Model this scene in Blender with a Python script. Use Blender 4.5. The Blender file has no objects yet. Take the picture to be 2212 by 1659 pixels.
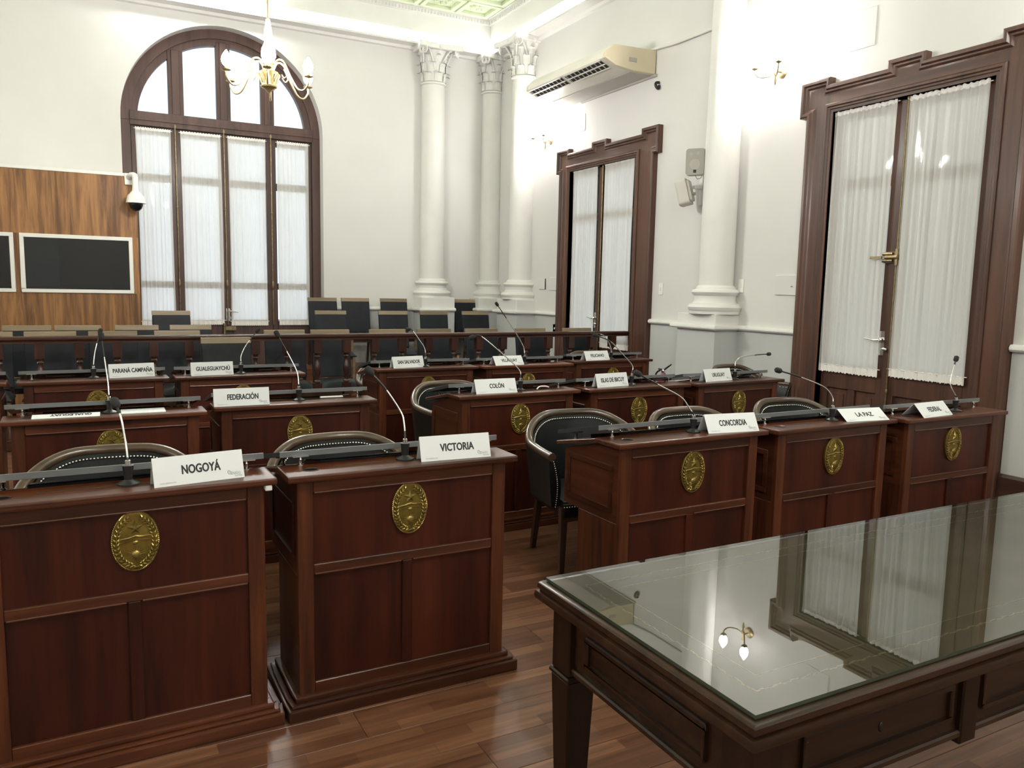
import bpy, bmesh, math, random
from mathutils import Vector, Matrix
random.seed(7)
S = bpy.context.scene
COL = S.collection
PI = math.pi
# ------------------------------------------------------------------ camera
F_PX, CX, CY, CAM_H = 1694.0, 1106.0, 829.5, 1.6
YAW, PITCH, ROLL = math.radians(27.976), math.radians(6.968), math.radians(1.1615)
_f = Vector((math.sin(YAW)*math.cos(PITCH), math.cos(YAW)*math.cos(PITCH), -math.sin(PITCH)))
_r = Vector((math.cos(YAW), -math.sin(YAW), 0)); _u = _r.cross(_f)
R_ = _r*math.cos(ROLL) + _u*math.sin(ROLL); U_ = -_r*math.sin(ROLL) + _u*math.cos(ROLL); F_ = _f
CAM = Vector((0, 0, CAM_H))
cam_d = bpy.data.cameras.new('camera'); cam = bpy.data.objects.new('camera', cam_d); COL.objects.link(cam)
cam_d.sensor_fit = 'HORIZONTAL'; cam_d.sensor_width = 36.0; cam_d.lens = F_PX/2212*36; cam_d.clip_start = 0.05
mw = Matrix((R_, U_, -F_)).transposed().to_4x4(); mw.translation = CAM; cam.matrix_world = mw
S.camera = cam
# ------------------------------------------------------------------ world, view, exposure
wd = bpy.data.worlds.new('World'); S.world = wd; wd.use_nodes = True
bg = wd.node_tree.nodes['Background']; bg.inputs[0].default_value = (0.80, 0.89, 1.0, 1); bg.inputs[1].default_value = 1.55
S.view_settings.view_transform = 'Standard'; S.view_settings.look = 'None'
S.view_settings.gamma = 1.0; S.view_settings.use_curve_mapping = False
S.view_settings.exposure = 0.16
LAMP = 1.0      # scales every lamp in the room

def ray(x, y): return R_*((x-CX)/F_PX) - U_*((y-CY)/F_PX) + F_
def atz(x, y, z): d = ray(x, y); return CAM + d*((z-CAM_H)/d.z)
def aty(x, y, Y): d = ray(x, y); return CAM + d*(Y/d.y)
def atx(x, y, X): d = ray(x, y); return CAM + d*(X/d.x)
# ------------------------------------------------------------------ materials
def nmat(name):
    m = bpy.data.materials.new(name); m.use_nodes = True; nt = m.node_tree
    return m, nt, nt.nodes['Principled BSDF']
def N(nt, t, **k):
    n = nt.nodes.new(t)
    for a, v in k.items(): setattr(n, a, v)
    return n
def simple(name, col, rough=.5, metal=0.0, spec=.5, coat=0.0, noise=0.0, nscale=8.0, bump=0.0, bscale=60.0):
    m, nt, b = nmat(name)
    b.inputs['Base Color'].default_value = (*col, 1); b.inputs['Roughness'].default_value = rough
    b.inputs['Metallic'].default_value = metal; b.inputs['Specular IOR Level'].default_value = spec
    b.inputs['Coat Weight'].default_value = coat; b.inputs['Coat Roughness'].default_value = .15
    if noise or bump:
        tc = N(nt, 'ShaderNodeTexCoord')
    if noise:
        nz = N(nt, 'ShaderNodeTexNoise'); nz.inputs['Scale'].default_value = nscale; nz.inputs['Detail'].default_value = 5
        nt.links.new(tc.outputs['Object'], nz.inputs['Vector'])
        rp = N(nt, 'ShaderNodeValToRGB')
        rp.color_ramp.elements[0].position = .3; rp.color_ramp.elements[1].position = .7
        rp.color_ramp.elements[0].color = (*[c*(1-noise) for c in col], 1)
        rp.color_ramp.elements[1].color = (*[min(1, c*(1+noise)) for c in col], 1)
        nt.links.new(nz.outputs['Fac'], rp.inputs['Fac']); nt.links.new(rp.outputs['Color'], b.inputs['Base Color'])
    if bump:
        n2 = N(nt, 'ShaderNodeTexNoise'); n2.inputs['Scale'].default_value = bscale; n2.inputs['Detail'].default_value = 4
        nt.links.new(tc.outputs['Object'], n2.inputs['Vector'])
        bp = N(nt, 'ShaderNodeBump'); bp.inputs['Strength'].default_value = bump; bp.inputs['Distance'].default_value = .004
        nt.links.new(n2.outputs['Fac'], bp.inputs['Height']); nt.links.new(bp.outputs['Normal'], b.inputs['Normal'])
    return m
def wood(name, dark, light, axis='z', s=1.0, rough=.38, coat=.25, band=.5, spec=.4, lo=.36, hi=.64):
    m, nt, b = nmat(name)
    tc = N(nt, 'ShaderNodeTexCoord'); oi = N(nt, 'ShaderNodeObjectInfo')
    mp = N(nt, 'ShaderNodeMapping')
    sc = {'x': (1.6, 26, 26), 'y': (26, 1.6, 26), 'z': (26, 26, 1.6)}[axis]
    mp.inputs['Scale'].default_value = [v*s for v in sc]
    mul = N(nt, 'ShaderNodeVectorMath', operation='SCALE'); mul.inputs['Scale'].default_value = 37.0
    cmb = N(nt, 'ShaderNodeCombineXYZ')
    for i in range(3): nt.links.new(oi.outputs['Random'], cmb.inputs[i])
    nt.links.new(cmb.outputs[0], mul.inputs[0]); nt.links.new(mul.outputs[0], mp.inputs['Location'])
    nt.links.new(tc.outputs['Object'], mp.inputs['Vector'])
    n1 = N(nt, 'ShaderNodeTexNoise'); n1.inputs['Scale'].default_value = 1.0; n1.inputs['Detail'].default_value = 7
    n1.inputs['Roughness'].default_value = .65; n1.inputs['Distortion'].default_value = .4
    nt.links.new(mp.outputs[0], n1.inputs['Vector'])
    n2 = N(nt, 'ShaderNodeTexNoise'); n2.inputs['Scale'].default_value = .22; n2.inputs['Detail'].default_value = 2
    nt.links.new(mp.outputs[0], n2.inputs['Vector'])
    mx = N(nt, 'ShaderNodeMix', data_type='FLOAT'); mx.inputs[0].default_value = band
    nt.links.new(n1.outputs['Fac'], mx.inputs[2]); nt.links.new(n2.outputs['Fac'], mx.inputs[3])
    rp = N(nt, 'ShaderNodeValToRGB'); e = rp.color_ramp.elements
    e[0].position = lo; e[0].color = (*dark, 1); e[1].position = hi; e[1].color = (*light, 1)
    nt.links.new(mx.outputs[0], rp.inputs['Fac'])
    hs = N(nt, 'ShaderNodeHueSaturation')
    ma = N(nt, 'ShaderNodeMath', operation='MULTIPLY_ADD'); ma.inputs[1].default_value = .3; ma.inputs[2].default_value = .85
    nt.links.new(oi.outputs['Random'], ma.inputs[0]); nt.links.new(ma.outputs[0], hs.inputs['Value'])
    nt.links.new(rp.outputs['Color'], hs.inputs['Color']); nt.links.new(hs.outputs['Color'], b.inputs['Base Color'])
    b.inputs['Roughness'].default_value = rough; b.inputs['Specular IOR Level'].default_value = spec
    b.inputs['Coat Weight'].default_value = coat; b.inputs['Coat Roughness'].default_value = .18
    bp = N(nt, 'ShaderNodeBump'); bp.inputs['Strength'].default_value = .12; bp.inputs['Distance'].default_value = .002
    nt.links.new(n1.outputs['Fac'], bp.inputs['Height']); nt.links.new(bp.outputs['Normal'], b.inputs['Normal'])
    return m
def emit(name, col, strength):
    m, nt, b = nmat(name)
    b.inputs['Base Color'].default_value = (.9, .9, .9, 1)
    b.inputs['Emission Color'].default_value = (*col, 1); b.inputs['Emission Strength'].default_value = strength
    return m
def glass(name, tint, ior=1.45, rough=.0, dark=0.0):
    m, nt, b = nmat(name); nt.nodes.remove(b); out = nt.nodes['Material Output']
    tr = N(nt, 'ShaderNodeBsdfTransparent'); tr.inputs[0].default_value = (*tint, 1)
    gl = N(nt, 'ShaderNodeBsdfGlossy'); gl.inputs['Roughness'].default_value = rough
    fr = N(nt, 'ShaderNodeFresnel'); fr.inputs['IOR'].default_value = ior
    mx = N(nt, 'ShaderNodeMixShader')
    nt.links.new(fr.outputs[0], mx.inputs[0]); nt.links.new(tr.outputs[0], mx.inputs[1]); nt.links.new(gl.outputs[0], mx.inputs[2])
    last = mx
    if dark:
        df = N(nt, 'ShaderNodeBsdfDiffuse'); df.inputs[0].default_value = (*[c*.5 for c in tint], 1)
        m2 = N(nt, 'ShaderNodeMixShader'); m2.inputs[0].default_value = dark
        nt.links.new(mx.outputs[0], m2.inputs[1]); nt.links.new(df.outputs[0], m2.inputs[2]); last = m2
    nt.links.new(last.outputs[0], out.inputs[0])
    return m
def sheer(name, col, clear=.22):
    m, nt, b = nmat(name); nt.nodes.remove(b); out = nt.nodes['Material Output']
    tc = N(nt, 'ShaderNodeTexCoord'); wv = N(nt, 'ShaderNodeTexNoise'); wv.inputs['Scale'].default_value = 4; wv.inputs['Detail'].default_value = 1
    mp = N(nt, 'ShaderNodeMapping'); mp.inputs['Scale'].default_value = (1, 1, .02)
    nt.links.new(tc.outputs['Object'], mp.inputs['Vector']); nt.links.new(mp.outputs[0], wv.inputs['Vector'])
    tr = N(nt, 'ShaderNodeBsdfTransparent'); df = N(nt, 'ShaderNodeBsdfDiffuse'); tl = N(nt, 'ShaderNodeBsdfTranslucent')
    df.inputs[0].default_value = (*col, 1); tl.inputs[0].default_value = (*col, 1)
    a = N(nt, 'ShaderNodeMixShader'); a.inputs[0].default_value = .38
    nt.links.new(df.outputs[0], a.inputs[1]); nt.links.new(tl.outputs[0], a.inputs[2])
    ma = N(nt, 'ShaderNodeMath', operation='MULTIPLY_ADD'); ma.inputs[1].default_value = -.30; ma.inputs[2].default_value = 1.15 - clear
    nt.links.new(wv.outputs['Fac'], ma.inputs[0])
    c = N(nt, 'ShaderNodeMixShader'); nt.links.new(ma.outputs[0], c.inputs[0])
    nt.links.new(tr.outputs[0], c.inputs[1]); nt.links.new(a.outputs[0], c.inputs[2]); nt.links.new(c.outputs[0], out.inputs[0])
    return m
def plank_mat(name):
    m, nt, b = nmat(name)
    tc = N(nt, 'ShaderNodeTexCoord'); oi = N(nt, 'ShaderNodeObjectInfo')
    add = N(nt, 'ShaderNodeVectorMath', operation='ADD'); sc = N(nt, 'ShaderNodeVectorMath', operation='SCALE'); sc.inputs['Scale'].default_value = 13.0
    cmb = N(nt, 'ShaderNodeCombineXYZ'); nt.links.new(oi.outputs['Random'], cmb.inputs[0]); nt.links.new(cmb.outputs[0], sc.inputs[0])
    nt.links.new(tc.outputs['Object'], add.inputs[0]); nt.links.new(sc.outputs[0], add.inputs[1])
    br = N(nt, 'ShaderNodeTexBrick'); br.offset = .37; br.offset_frequency = 2; br.inputs['Scale'].default_value = 1.0
    br.inputs['Mortar Size'].default_value = .0006; br.inputs['Brick Width'].default_value = .42; br.inputs['Row Height'].default_value = .065
    br.inputs['Color1'].default_value = (.115, .047, .025, 1); br.inputs['Color2'].default_value = (.225, .108, .060, 1)
    br.inputs['Mortar'].default_value = (.07, .032, .02, 1); br.inputs['Bias'].default_value = -.1
    nt.links.new(add.outputs[0], br.inputs['Vector'])
    mp = N(nt, 'ShaderNodeMapping'); mp.inputs['Scale'].default_value = (2.2, 34, 34); nt.links.new(add.outputs[0], mp.inputs['Vector'])
    n1 = N(nt, 'ShaderNodeTexNoise'); n1.inputs['Scale'].default_value = 1; n1.inputs['Detail'].default_value = 7; n1.inputs['Roughness'].default_value = .6
    nt.links.new(mp.outputs[0], n1.inputs['Vector'])
    rp = N(nt, 'ShaderNodeValToRGB'); rp.color_ramp.elements[0].position = .3; rp.color_ramp.elements[0].color = (.55, .5, .46, 1)
    rp.color_ramp.elements[1].position = .68; rp.color_ramp.elements[1].color = (1.25, 1.2, 1.15, 1)
    nt.links.new(n1.outputs['Fac'], rp.inputs['Fac'])
    mx = N(nt, 'ShaderNodeMix', data_type='RGBA', blend_type='MULTIPLY'); mx.inputs[0].default_value = 1
    nt.links.new(br.outputs['Color'], mx.inputs[6]); nt.links.new(rp.outputs['Color'], mx.inputs[7]); nt.links.new(mx.outputs[2], b.inputs['Base Color'])
    b.inputs['Roughness'].default_value = .33; b.inputs['Specular IOR Level'].default_value = .45
    return m
M = {}
M['desk_p'] = wood('desk_panel_wood', (.018, .0034, .0016), (.070, .0135, .0052), 'z', 1.0, .42, .06, .62, .25)
M['desk_v'] = wood('desk_frame_wood', (.030, .0078, .0034), (.108, .0305, .0112), 'z', 1.3, .38, .12, .35, .3)
M['desk_h'] = wood('desk_wood_level', (.030, .0078, .0033), (.112, .0320, .0118), 'x', 1.2, .36, .15, .4, .32)
M['desk_d'] = wood('desk_wood_deep', (.026, .0068, .0032), (.090, .0255, .0100), 'y', 1.0, .38, .12, .45, .3)
M['bead'] = simple('glossy_highlit_bead_wood', (.105, .034, .016), .16, spec=.6, coat=.7)  # lighter wood colour carries the highlight of the beads
M['door'] = wood('door_wood', (.045, .020, .012), (.115, .050, .031), 'z', .9, .45, .1, .5)
M['door_h'] = wood('door_wood_level', (.045, .020, .012), (.115, .050, .031), 'y', .9, .45, .1, .5)
M['win'] = wood('window_wood', (.050, .027, .022), (.105, .055, .045), 'z', .9, .5, .05, .5)
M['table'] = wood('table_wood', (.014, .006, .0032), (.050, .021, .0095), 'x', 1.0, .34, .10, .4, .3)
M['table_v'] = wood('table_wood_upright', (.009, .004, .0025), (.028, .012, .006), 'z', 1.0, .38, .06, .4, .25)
M['booth'] = wood('booth_veneer', (.100, .042, .013), (.33, .158, .054), 'z', .75, .5, .05, .40, .4, .41, .60)
M['rail'] = wood('balustrade_wood', (.030, .010, .007), (.085, .030, .018), 'x', 1.0, .3, .35, .4)
M['rail_v'] = wood('balustrade_turned_wood', (.025, .009, .007), (.065, .024, .016), 'z', 1.0, .28, .4, .4)
M['chair_wood'] = wood('chair_rail_wood', (.036, .021, .012), (.095, .060, .034), 'x', 1.0, .28, .45, .4)
M['chair_dark'] = wood('chair_leg_wood', (.020, .010, .007), (.055, .026, .017), 'z', 1.0, .35, .25, .4)
M['aud_wood'] = wood('audience_chair_wood', (.13, .095, .055), (.27, .205, .125), 'x', .8, .45, .1, .5)
M['leather'] = simple('black_leather', (.0065, .0082, .0080), .40, spec=.30, noise=.35, nscale=14, bump=.25, bscale=160)
M['leather_b'] = simple('blue_black_leather', (.0085, .0110, .0145), .5, spec=.25, noise=.35, nscale=11, bump=.25, bscale=160)
M['nail'] = simple('nail_head_silver', (.8, .8, .74), .25, 1.0)
M['chrome'] = simple('brushed_steel', (.78, .78, .77), .22, 1.0)
M['gold'] = simple('emblem_brass', (.22, .155, .032), .42, .75, noise=.4, nscale=26)
M['gold_hi'] = simple('emblem_relief_brass', (.36, .27, .085), .3, .85, noise=.3, nscale=40)
M['brass'] = simple('aged_brass', (.27, .215, .12), .38, .9, noise=.3, nscale=20)
M['lampbrass'] = simple('polished_brass', (.62, .50, .26), .3, .9)
M['black'] = simple('black_plastic', (.012, .012, .013), .4)
M['foam'] = simple('microphone_foam', (.016, .015, .015), .9)
M['screen'] = simple('black_screen', (.006, .006, .008), .12, spec=.5)
M['slab'] = glass('smoked_glass', (.16, .17, .18), 1.5, .03, .55)
M['edge'] = simple('grey_board_edge', (.135, .14, .145), .35)
M['paper'] = simple('white_card', (.74, .76, .77), .6)
M['ink'] = simple('black_ink', (.022, .024, .024), .7)
M['ink2'] = simple('grey_ink', (.30, .31, .32), .7)
M['wall'] = simple('cream_wall_paint', (.66, .650, .628), .7, noise=.03, nscale=1.3, bump=.08, bscale=30)
M['dado'] = simple('grey_dado_paint', (.50, .515, .505), .6, noise=.03, nscale=1.5, bump=.08, bscale=30)
M['plaster'] = simple('white_plaster', (.70, .692, .662), .55, noise=.03, nscale=3)
M['ceil'] = simple('led_tinted_ceiling', (.60, .66, .47), .75, noise=.10, nscale=2.2, bump=1.0, bscale=6)  # green tint of the LED light mixed into the ceiling colour
M['base'] = wood('baseboard_wood', (.022, .009, .007), (.060, .024, .016), 'y', 1, .4, .1, .4)
M['plank'] = plank_mat('laminate_planks')
M['curtain'] = sheer('sheer_curtain', (.90, .885, .86), .16)
M['hem'] = simple('curtain_fringe', (.82, .80, .77), .8)
M['pane'] = glass('window_glass', (.96, .98, .97), 1.45)
M['tglass'] = glass('table_glass', (.92, .95, .92), 3.3, .004)
M['tedge'] = simple('green_glass_edge', (.045, .065, .045), .15)
M['inlay'] = simple('table_leather_inlay', (.37, .335, .225), .6, noise=.10, nscale=6)
M['tooling'] = simple('gold_tooling', (.80, .72, .46), .45, .15, noise=.25, nscale=60)
M['ac'] = simple('aged_white_plastic', (.66, .63, .55), .4, noise=.04, nscale=3)
M['ac_end'] = simple('yellowed_plastic', (.66, .58, .42), .4, noise=.05, nscale=3)
M['dark'] = simple('painted_dark_shade', (.02, .02, .02), .8)  # flat dark colour standing for shade in slots and gaps
M['vane'] = simple('grey_vane', (.42, .40, .36), .5)
M['spk'] = simple('grey_speaker_grille', (.36, .35, .31), .6, bump=.4, bscale=400)
M['spk_w'] = simple('white_speaker_shell', (.58, .56, .51), .5)
M['white'] = simple('white_plastic', (.78, .78, .74), .35)
M['alu'] = simple('white_aluminium_frame', (.74, .73, .68), .35)
M['bglass'] = simple('dark_booth_glass', (.030, .036, .044), .06, spec=.6)
M['bpane'] = glass('booth_pane', (.42, .45, .50), 1.7)
M['inner'] = simple('dark_booth_interior', (.05, .045, .05), .8)
M['red'] = simple('red_enamel', (.33, .075, .065), .3)
M['pink'] = simple('pink_exterior_render', (.62, .36, .33), .8)
M['ext'] = simple('added_pale_backing', (.62, .62, .58), .8)  # for the added light-blocking wall and the booth's reflection stand-in
M['bulb'] = emit('lit_bulb', (1.0, .972, .94), 330*LAMP)
M['led'] = emit('led_strip', (.97, 1.0, .95), 6.5*LAMP)
M['flood'] = emit('added_tube_glow', (1, 1, .97), 75*LAMP)  # glow of the added lamp over the arch
# ------------------------------------------------------------------ mesh helpers
class G:
    def __init__(s): s.v = []; s.f = []
    def add(s, vs, fs):
        o = len(s.v); s.v += [tuple(v) for v in vs]; s.f += [tuple(i+o for i in f) for f in fs]; return s
    def box(s, x0, y0, z0, x1, y1, z1):
        return s.add([(x0,y0,z0),(x1,y0,z0),(x1,y1,z0),(x0,y1,z0),(x0,y0,z1),(x1,y0,z1),(x1,y1,z1),(x0,y1,z1)],
                     [(0,3,2,1),(4,5,6,7),(0,1,5,4),(1,2,6,5),(2,3,7,6),(3,0,4,7)])
    def prism(s, poly, ax, a, b):
        # poly of 2-D points, swept along axis ax from a to b
        def p(q, t): return {'x': (t, q[0], q[1]), 'y': (q[0], t, q[1]), 'z': (q[0], q[1], t)}[ax]
        n = len(poly); vs = [p(q, a) for q in poly] + [p(q, b) for q in poly]
        return s.add(vs, [tuple(range(n))[::-1], tuple(range(n, 2*n))] + [(i, (i+1) % n, n+(i+1) % n, n+i) for i in range(n)])
    def lathe(s, prof, c=(0,0,0), seg=20, ax='z', a0=0, a1=2*PI, sx=1, sy=1):
        full = abs(a1-a0-2*PI) < 1e-6; n = seg if full else seg+1; vs = []
        for r, h in prof:
            for i in range(n):
                a = a0+(a1-a0)*i/seg; u, w = r*math.cos(a)*sx, r*math.sin(a)*sy
                q = {'z': (u, w, h), 'y': (u, h, w), 'x': (h, u, w)}[ax]
                vs.append((q[0]+c[0], q[1]+c[1], q[2]+c[2]))
        fs = []
        for j in range(len(prof)-1):
            for i in range(seg if not full else n):
                k = (i+1) % n if full else i+1
                fs.append((j*n+i, j*n+k, (j+1)*n+k, (j+1)*n+i))
        if full:
            if prof[0][0] > 1e-5: fs.append(tuple(range(n))[::-1])
            if prof[-1][0] > 1e-5: fs.append(tuple((len(prof)-1)*n+i for i in range(n)))
        return s.add(vs, fs)
    def tube(s, pts, r, seg=8, closed=False):
        pts = [Vector(p) for p in pts]; n = len(pts); rr = r if isinstance(r, (list, tuple)) else [r]*n
        vs = []; up = None
        for i, p in enumerate(pts):
            if closed: t = pts[(i+1) % n]-pts[i-1]
            else: t = pts[min(i+1, n-1)]-pts[max(i-1, 0)]
            t.normalize()
            if up is None:
                up = Vector((0, 0, 1)) if abs(t.z) < .9 else Vector((1, 0, 0))
            e1 = up - t*up.dot(t)
            if e1.length < 1e-4: e1 = t.orthogonal()
            e1.normalize(); up = e1; e2 = t.cross(e1)
            for k in range(seg):
                a = 2*PI*k/seg; vs.append(p + (e1*math.cos(a)+e2*math.sin(a))*rr[i])
        fs = []
        for i in range(n if closed else n-1):
            j = (i+1) % n
            for k in range(seg):
                l = (k+1) % seg; fs.append((i*seg+k, i*seg+l, j*seg+l, j*seg+k))
        if not closed: fs += [tuple(range(seg))[::-1], tuple((n-1)*seg+k for k in range(seg))]
        return s.add(vs, fs)
    def grid(s, fn, nu, nv, closed_u=False):
        vs = [fn(i/nu, j/nv) for j in range(nv+1) for i in range(nu+1)]
        return s.add(vs, [(j*(nu+1)+i, j*(nu+1)+i+1, (j+1)*(nu+1)+i+1, (j+1)*(nu+1)+i) for j in range(nv) for i in range(nu)])
    def ell(s, c, rx, ry, rz, seg=8, rings=5):
        prof = [(max(1e-6, math.sin(PI*i/rings)), -math.cos(PI*i/rings)) for i in range(rings+1)]
        t = G().lathe(prof, seg=seg)
        return s.add([(c[0]+v[0]*rx, c[1]+v[1]*ry, c[2]+v[2]*rz) for v in t.v], t.f)
    def xf(s, m):
        s.v = [tuple(m @ Vector(v)) for v in s.v]; return s
    def mesh(s, name, mat, smooth=None, bev=0, seg=1):
        me = bpy.data.meshes.new(name); me.from_pydata(s.v, [], s.f)
        bm = bmesh.new(); bm.from_mesh(me)
        bmesh.ops.remove_doubles(bm, verts=bm.verts, dist=1e-6)
        bmesh.ops.recalc_face_normals(bm, faces=bm.faces)
        if bev:
            es = [e for e in bm.edges if len(e.link_faces) == 2 and e.calc_face_angle(0) > .6]
            bmesh.ops.bevel(bm, geom=es, offset=bev, segments=seg, affect='EDGES', profile=.6, clamp_overlap=True)
        bm.to_mesh(me); bm.free()
        me.materials.append(M[mat] if isinstance(mat, str) else mat)
        if smooth is not None:
            me.polygons.foreach_set('use_smooth', [True]*len(me.polygons)); me.set_sharp_from_angle(angle=math.radians(smooth))
        return me
    def obj(s, name, mat, parent=None, smooth=None, bev=0, seg=1):
        return link(name, s.mesh(name, mat, smooth, bev, seg), parent)
def link(name, data, parent=None, loc=None):
    o = bpy.data.objects.new(name, data); COL.objects.link(o)
    if parent is not None: o.parent = parent
    if loc is not None: o.location = loc
    return o
def tag(o, label=None, cat=None, group=None, kind=None):
    if label: o['label'] = label
    if cat: o['category'] = cat
    if group: o['group'] = group
    if kind: o['kind'] = kind
    return o
def thing(name, label, cat, loc=(0,0,0), rz=0.0, group=None):
    o = link(name, None); o.location = loc; o.rotation_euler = (0, 0, rz); o.empty_display_size = .1
    return tag(o, label, cat, group)
def copy_tree(o, parent=None):
    c = o.copy(); COL.objects.link(c); c.parent = parent
    for ch in [k for k in COL.objects if k.parent == o]: copy_tree(ch, c)
    return c
def dup(o, label, loc, rz=0.0, group=None):
    c = copy_tree(o); c.location = loc; c.rotation_euler = (0, 0, rz); c['label'] = label
    if group: c['group'] = group
    return c
def text_mesh(body, height, width=None, bold=0.0, cond=1.0):
    cu = bpy.data.curves.new('t', 'FONT'); cu.body = body; cu.size = 1.0; cu.offset = bold; cu.resolution_u = 3
    ob = bpy.data.objects.new('t', cu); COL.objects.link(ob)
    dg = bpy.context.evaluated_depsgraph_get(); dg.update()
    me = bpy.data.meshes.new_from_object(ob.evaluated_get(dg))
    bpy.data.objects.remove(ob); bpy.data.curves.remove(cu)
    xs = [v.co.x for v in me.vertices]; x0, x1 = min(xs), max(xs)
    k = height/.63; kx = k*cond
    if width: kx = width/(x1-x0)
    for v in me.vertices: v.co = Vector(((v.co.x-(x0+x1)/2)*kx, v.co.y*k, 0))
    return me
# ================================================================== SETTING
W, YB, XL, YF, ZC = 6.3, 12.7, -5.2, -4.6, 6.08
def struct(o, kind='structure'): o['kind'] = kind; return o
# floor
fl = struct(G().box(XL-.3, YF-.3, -.2, W+.5, YB+.7, -.006).obj('floor', 'plank'))
pw, pl = .195, 1.29
pmesh = G().box(0, 0, -.008, pl-.0012, pw-.0012, 0).mesh('plank', 'plank', bev=.0012)
nrow = 0
for j in range(3, 27):
    off = ((j*37) % 100)/100*pl
    for i in range(-2, 5):
        x = -1.2 + i*pl + off - pl
        y = .2 + (j-3)*pw
        if x+pl < -.9 or x > 3.4: continue
        link('plank', pmesh, fl, (x, y, 0)); nrow += 1
struct(G().box(XL-.3, YF-.3, ZC, W+.5, YB+.7, ZC+.2).obj('ceiling', 'ceil'))
# right wall with the two door openings
D1 = (3.865, 5.405); D2 = (8.50, 10.11); DZ = 3.32
wr = G()
for a, b in ((YF, D1[0]), (D1[1], D2[0]), (D2[1], YB+.6)): wr.box(W, a, 0, W+.4, b, DZ)
wr.box(W, YF, DZ, W+.4, YB+.6, ZC)
WR = struct(wr.obj('wall_right', 'wall'))
struct(G().box(XL-.4, YF, 0, XL, YB+.6, ZC).obj('wall_left', 'wall'))
struct(G().box(XL-.4, YF-.4, 0, W+.4, YF, ZC).obj('wall_front', 'wall'))
# back wall with the arched opening
AX, AR, AZ = 1.8435, 1.43, 3.90
wb = G()
wb.box(XL, YB, 0, AX-AR, YB+.6, ZC); wb.box(AX+AR, YB, 0, W, YB+.6, ZC)
n = 40
for i in range(n):
    a0, a1 = PI-PI*i/n, PI-PI*(i+1)/n
    x0, z0, x1, z1 = AX+AR*math.cos(a0), AZ+AR*math.sin(a0), AX+AR*math.cos(a1), AZ+AR*math.sin(a1)
    wb.add([(x0,YB,z0),(x1,YB,z1),(x1,YB,ZC),(x0,YB,ZC),(x0,YB+.6,z0),(x1,YB+.6,z1),(x1,YB+.6,ZC),(x0,YB+.6,ZC)],
           [(0,1,2,3),(4,7,6,5),(0,4,5,1)])
struct(wb.obj('wall_back', 'wall'))
# pink outer reveal of the arched opening (the outside half of the wall)
pk = G()
for i in range(n):
    a0, a1 = PI-PI*i/n, PI-PI*(i+1)/n; r0, r1 = AR, AR-.10
    P = [(AX+r*math.cos(a), y, AZ+r*math.sin(a)) for y in (YB+.36, YB+.72) for r, a in ((r0,a0),(r0,a1),(r1,a1),(r1,a0))]
    pk.add(P, [(0,1,2,3),(4,7,6,5),(3,2,6,7),(0,4,5,1)])
pk.box(AX+AR-.10, YB+.36, 0, AX+AR+.3, YB+.72, AZ); pk.box(AX-AR-.3, YB+.36, 0, AX-AR+.10, YB+.72, AZ)
struct(pk.obj('trim_1', 'pink'))
# raised tiers for the rear seats
struct(G().box(.62, 10.55, 0, W, 11.85, .15).box(.62, 11.85, 0, W, YB, .32).obj('floor_tier', 'plank'))
# dado, chair rail, baseboard
def rail_profile(): return [(0, 0), (-.045, .004), (-.06, .02), (-.06, .04), (-.045, .058), (0, .062)]
dd = G(); rr = G(); bb = G()
for a, b in ((YF, 3.56), (5.69, 6.53), (7.16, 8.08), (10.34, YB)):
    dd.box(W-.012, a, 0, W+.01, b, 1.185)
    rr.prism([(W+q[0], 1.185+q[1]) for q in rail_profile()], 'y', a, b)
    bb.prism([(W-.02, 0), (W-.045, 0), (W-.045, .20), (W-.03, .225), (W-.02, .225)], 'y', a, b)
struct(dd.obj('trim_2', 'dado')); struct(rr.obj('trim_3', 'plaster', smooth=40)); struct(bb.obj('baseboard_right', 'base'))
dd = G(); rr = G()
for a, b in ((XL, AX-AR), (AX+AR, W)):
    dd.box(a, YB-.012, 0, b, YB+.01, 1.185)
    rr.prism([(YB+q[0], 1.185+q[1]) for q in rail_profile()], 'x', a, b)
struct(dd.obj('trim_4', 'dado')); struct(rr.obj('trim_5', 'plaster', smooth=40))
# cornice: shelf, fascia, crown line under the ceiling
cp = [(0, 5.44), (-.05, 5.45), (-.06, 5.49), (-.22, 5.50), (-.22, 5.53), (-.19, 5.53), (-.19, 5.68), (-.215, 5.69), (-.225, 5.75), (-.225, 5.97), (-.25, 5.98), (-.26, 6.05), (-.30, 6.065), (-.30, 6.08), (0, 6.08)]
struct(G().prism([(W+a, z) for a, z in cp], 'y', YF, YB).obj('trim_6', 'plaster', smooth=35))
struct(G().prism([(YB+a, z) for a, z in cp], 'x', XL, W).obj('trim_7', 'plaster', smooth=35))
struct(G().prism([(XL-a, z) for a, z in cp], 'y', YF, YB).obj('trim_8', 'plaster', smooth=35))
# dentils below the ceiling, one mesh per wall, too small to tell apart
dn = G()
y = -1.0
while y < YB-.3: dn.box(W-.27, y, 5.985, W-.225, y+.03, 6.03); y += .055
o = dn.obj('trim_9', 'plaster'); struct(o)
dn = G(); x = -.5
while x < W-.3: dn.box(x, YB-.27, 5.985, x+.03, YB-.225, 6.03); x += .055
struct(dn.obj('trim_10', 'plaster'))
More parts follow.
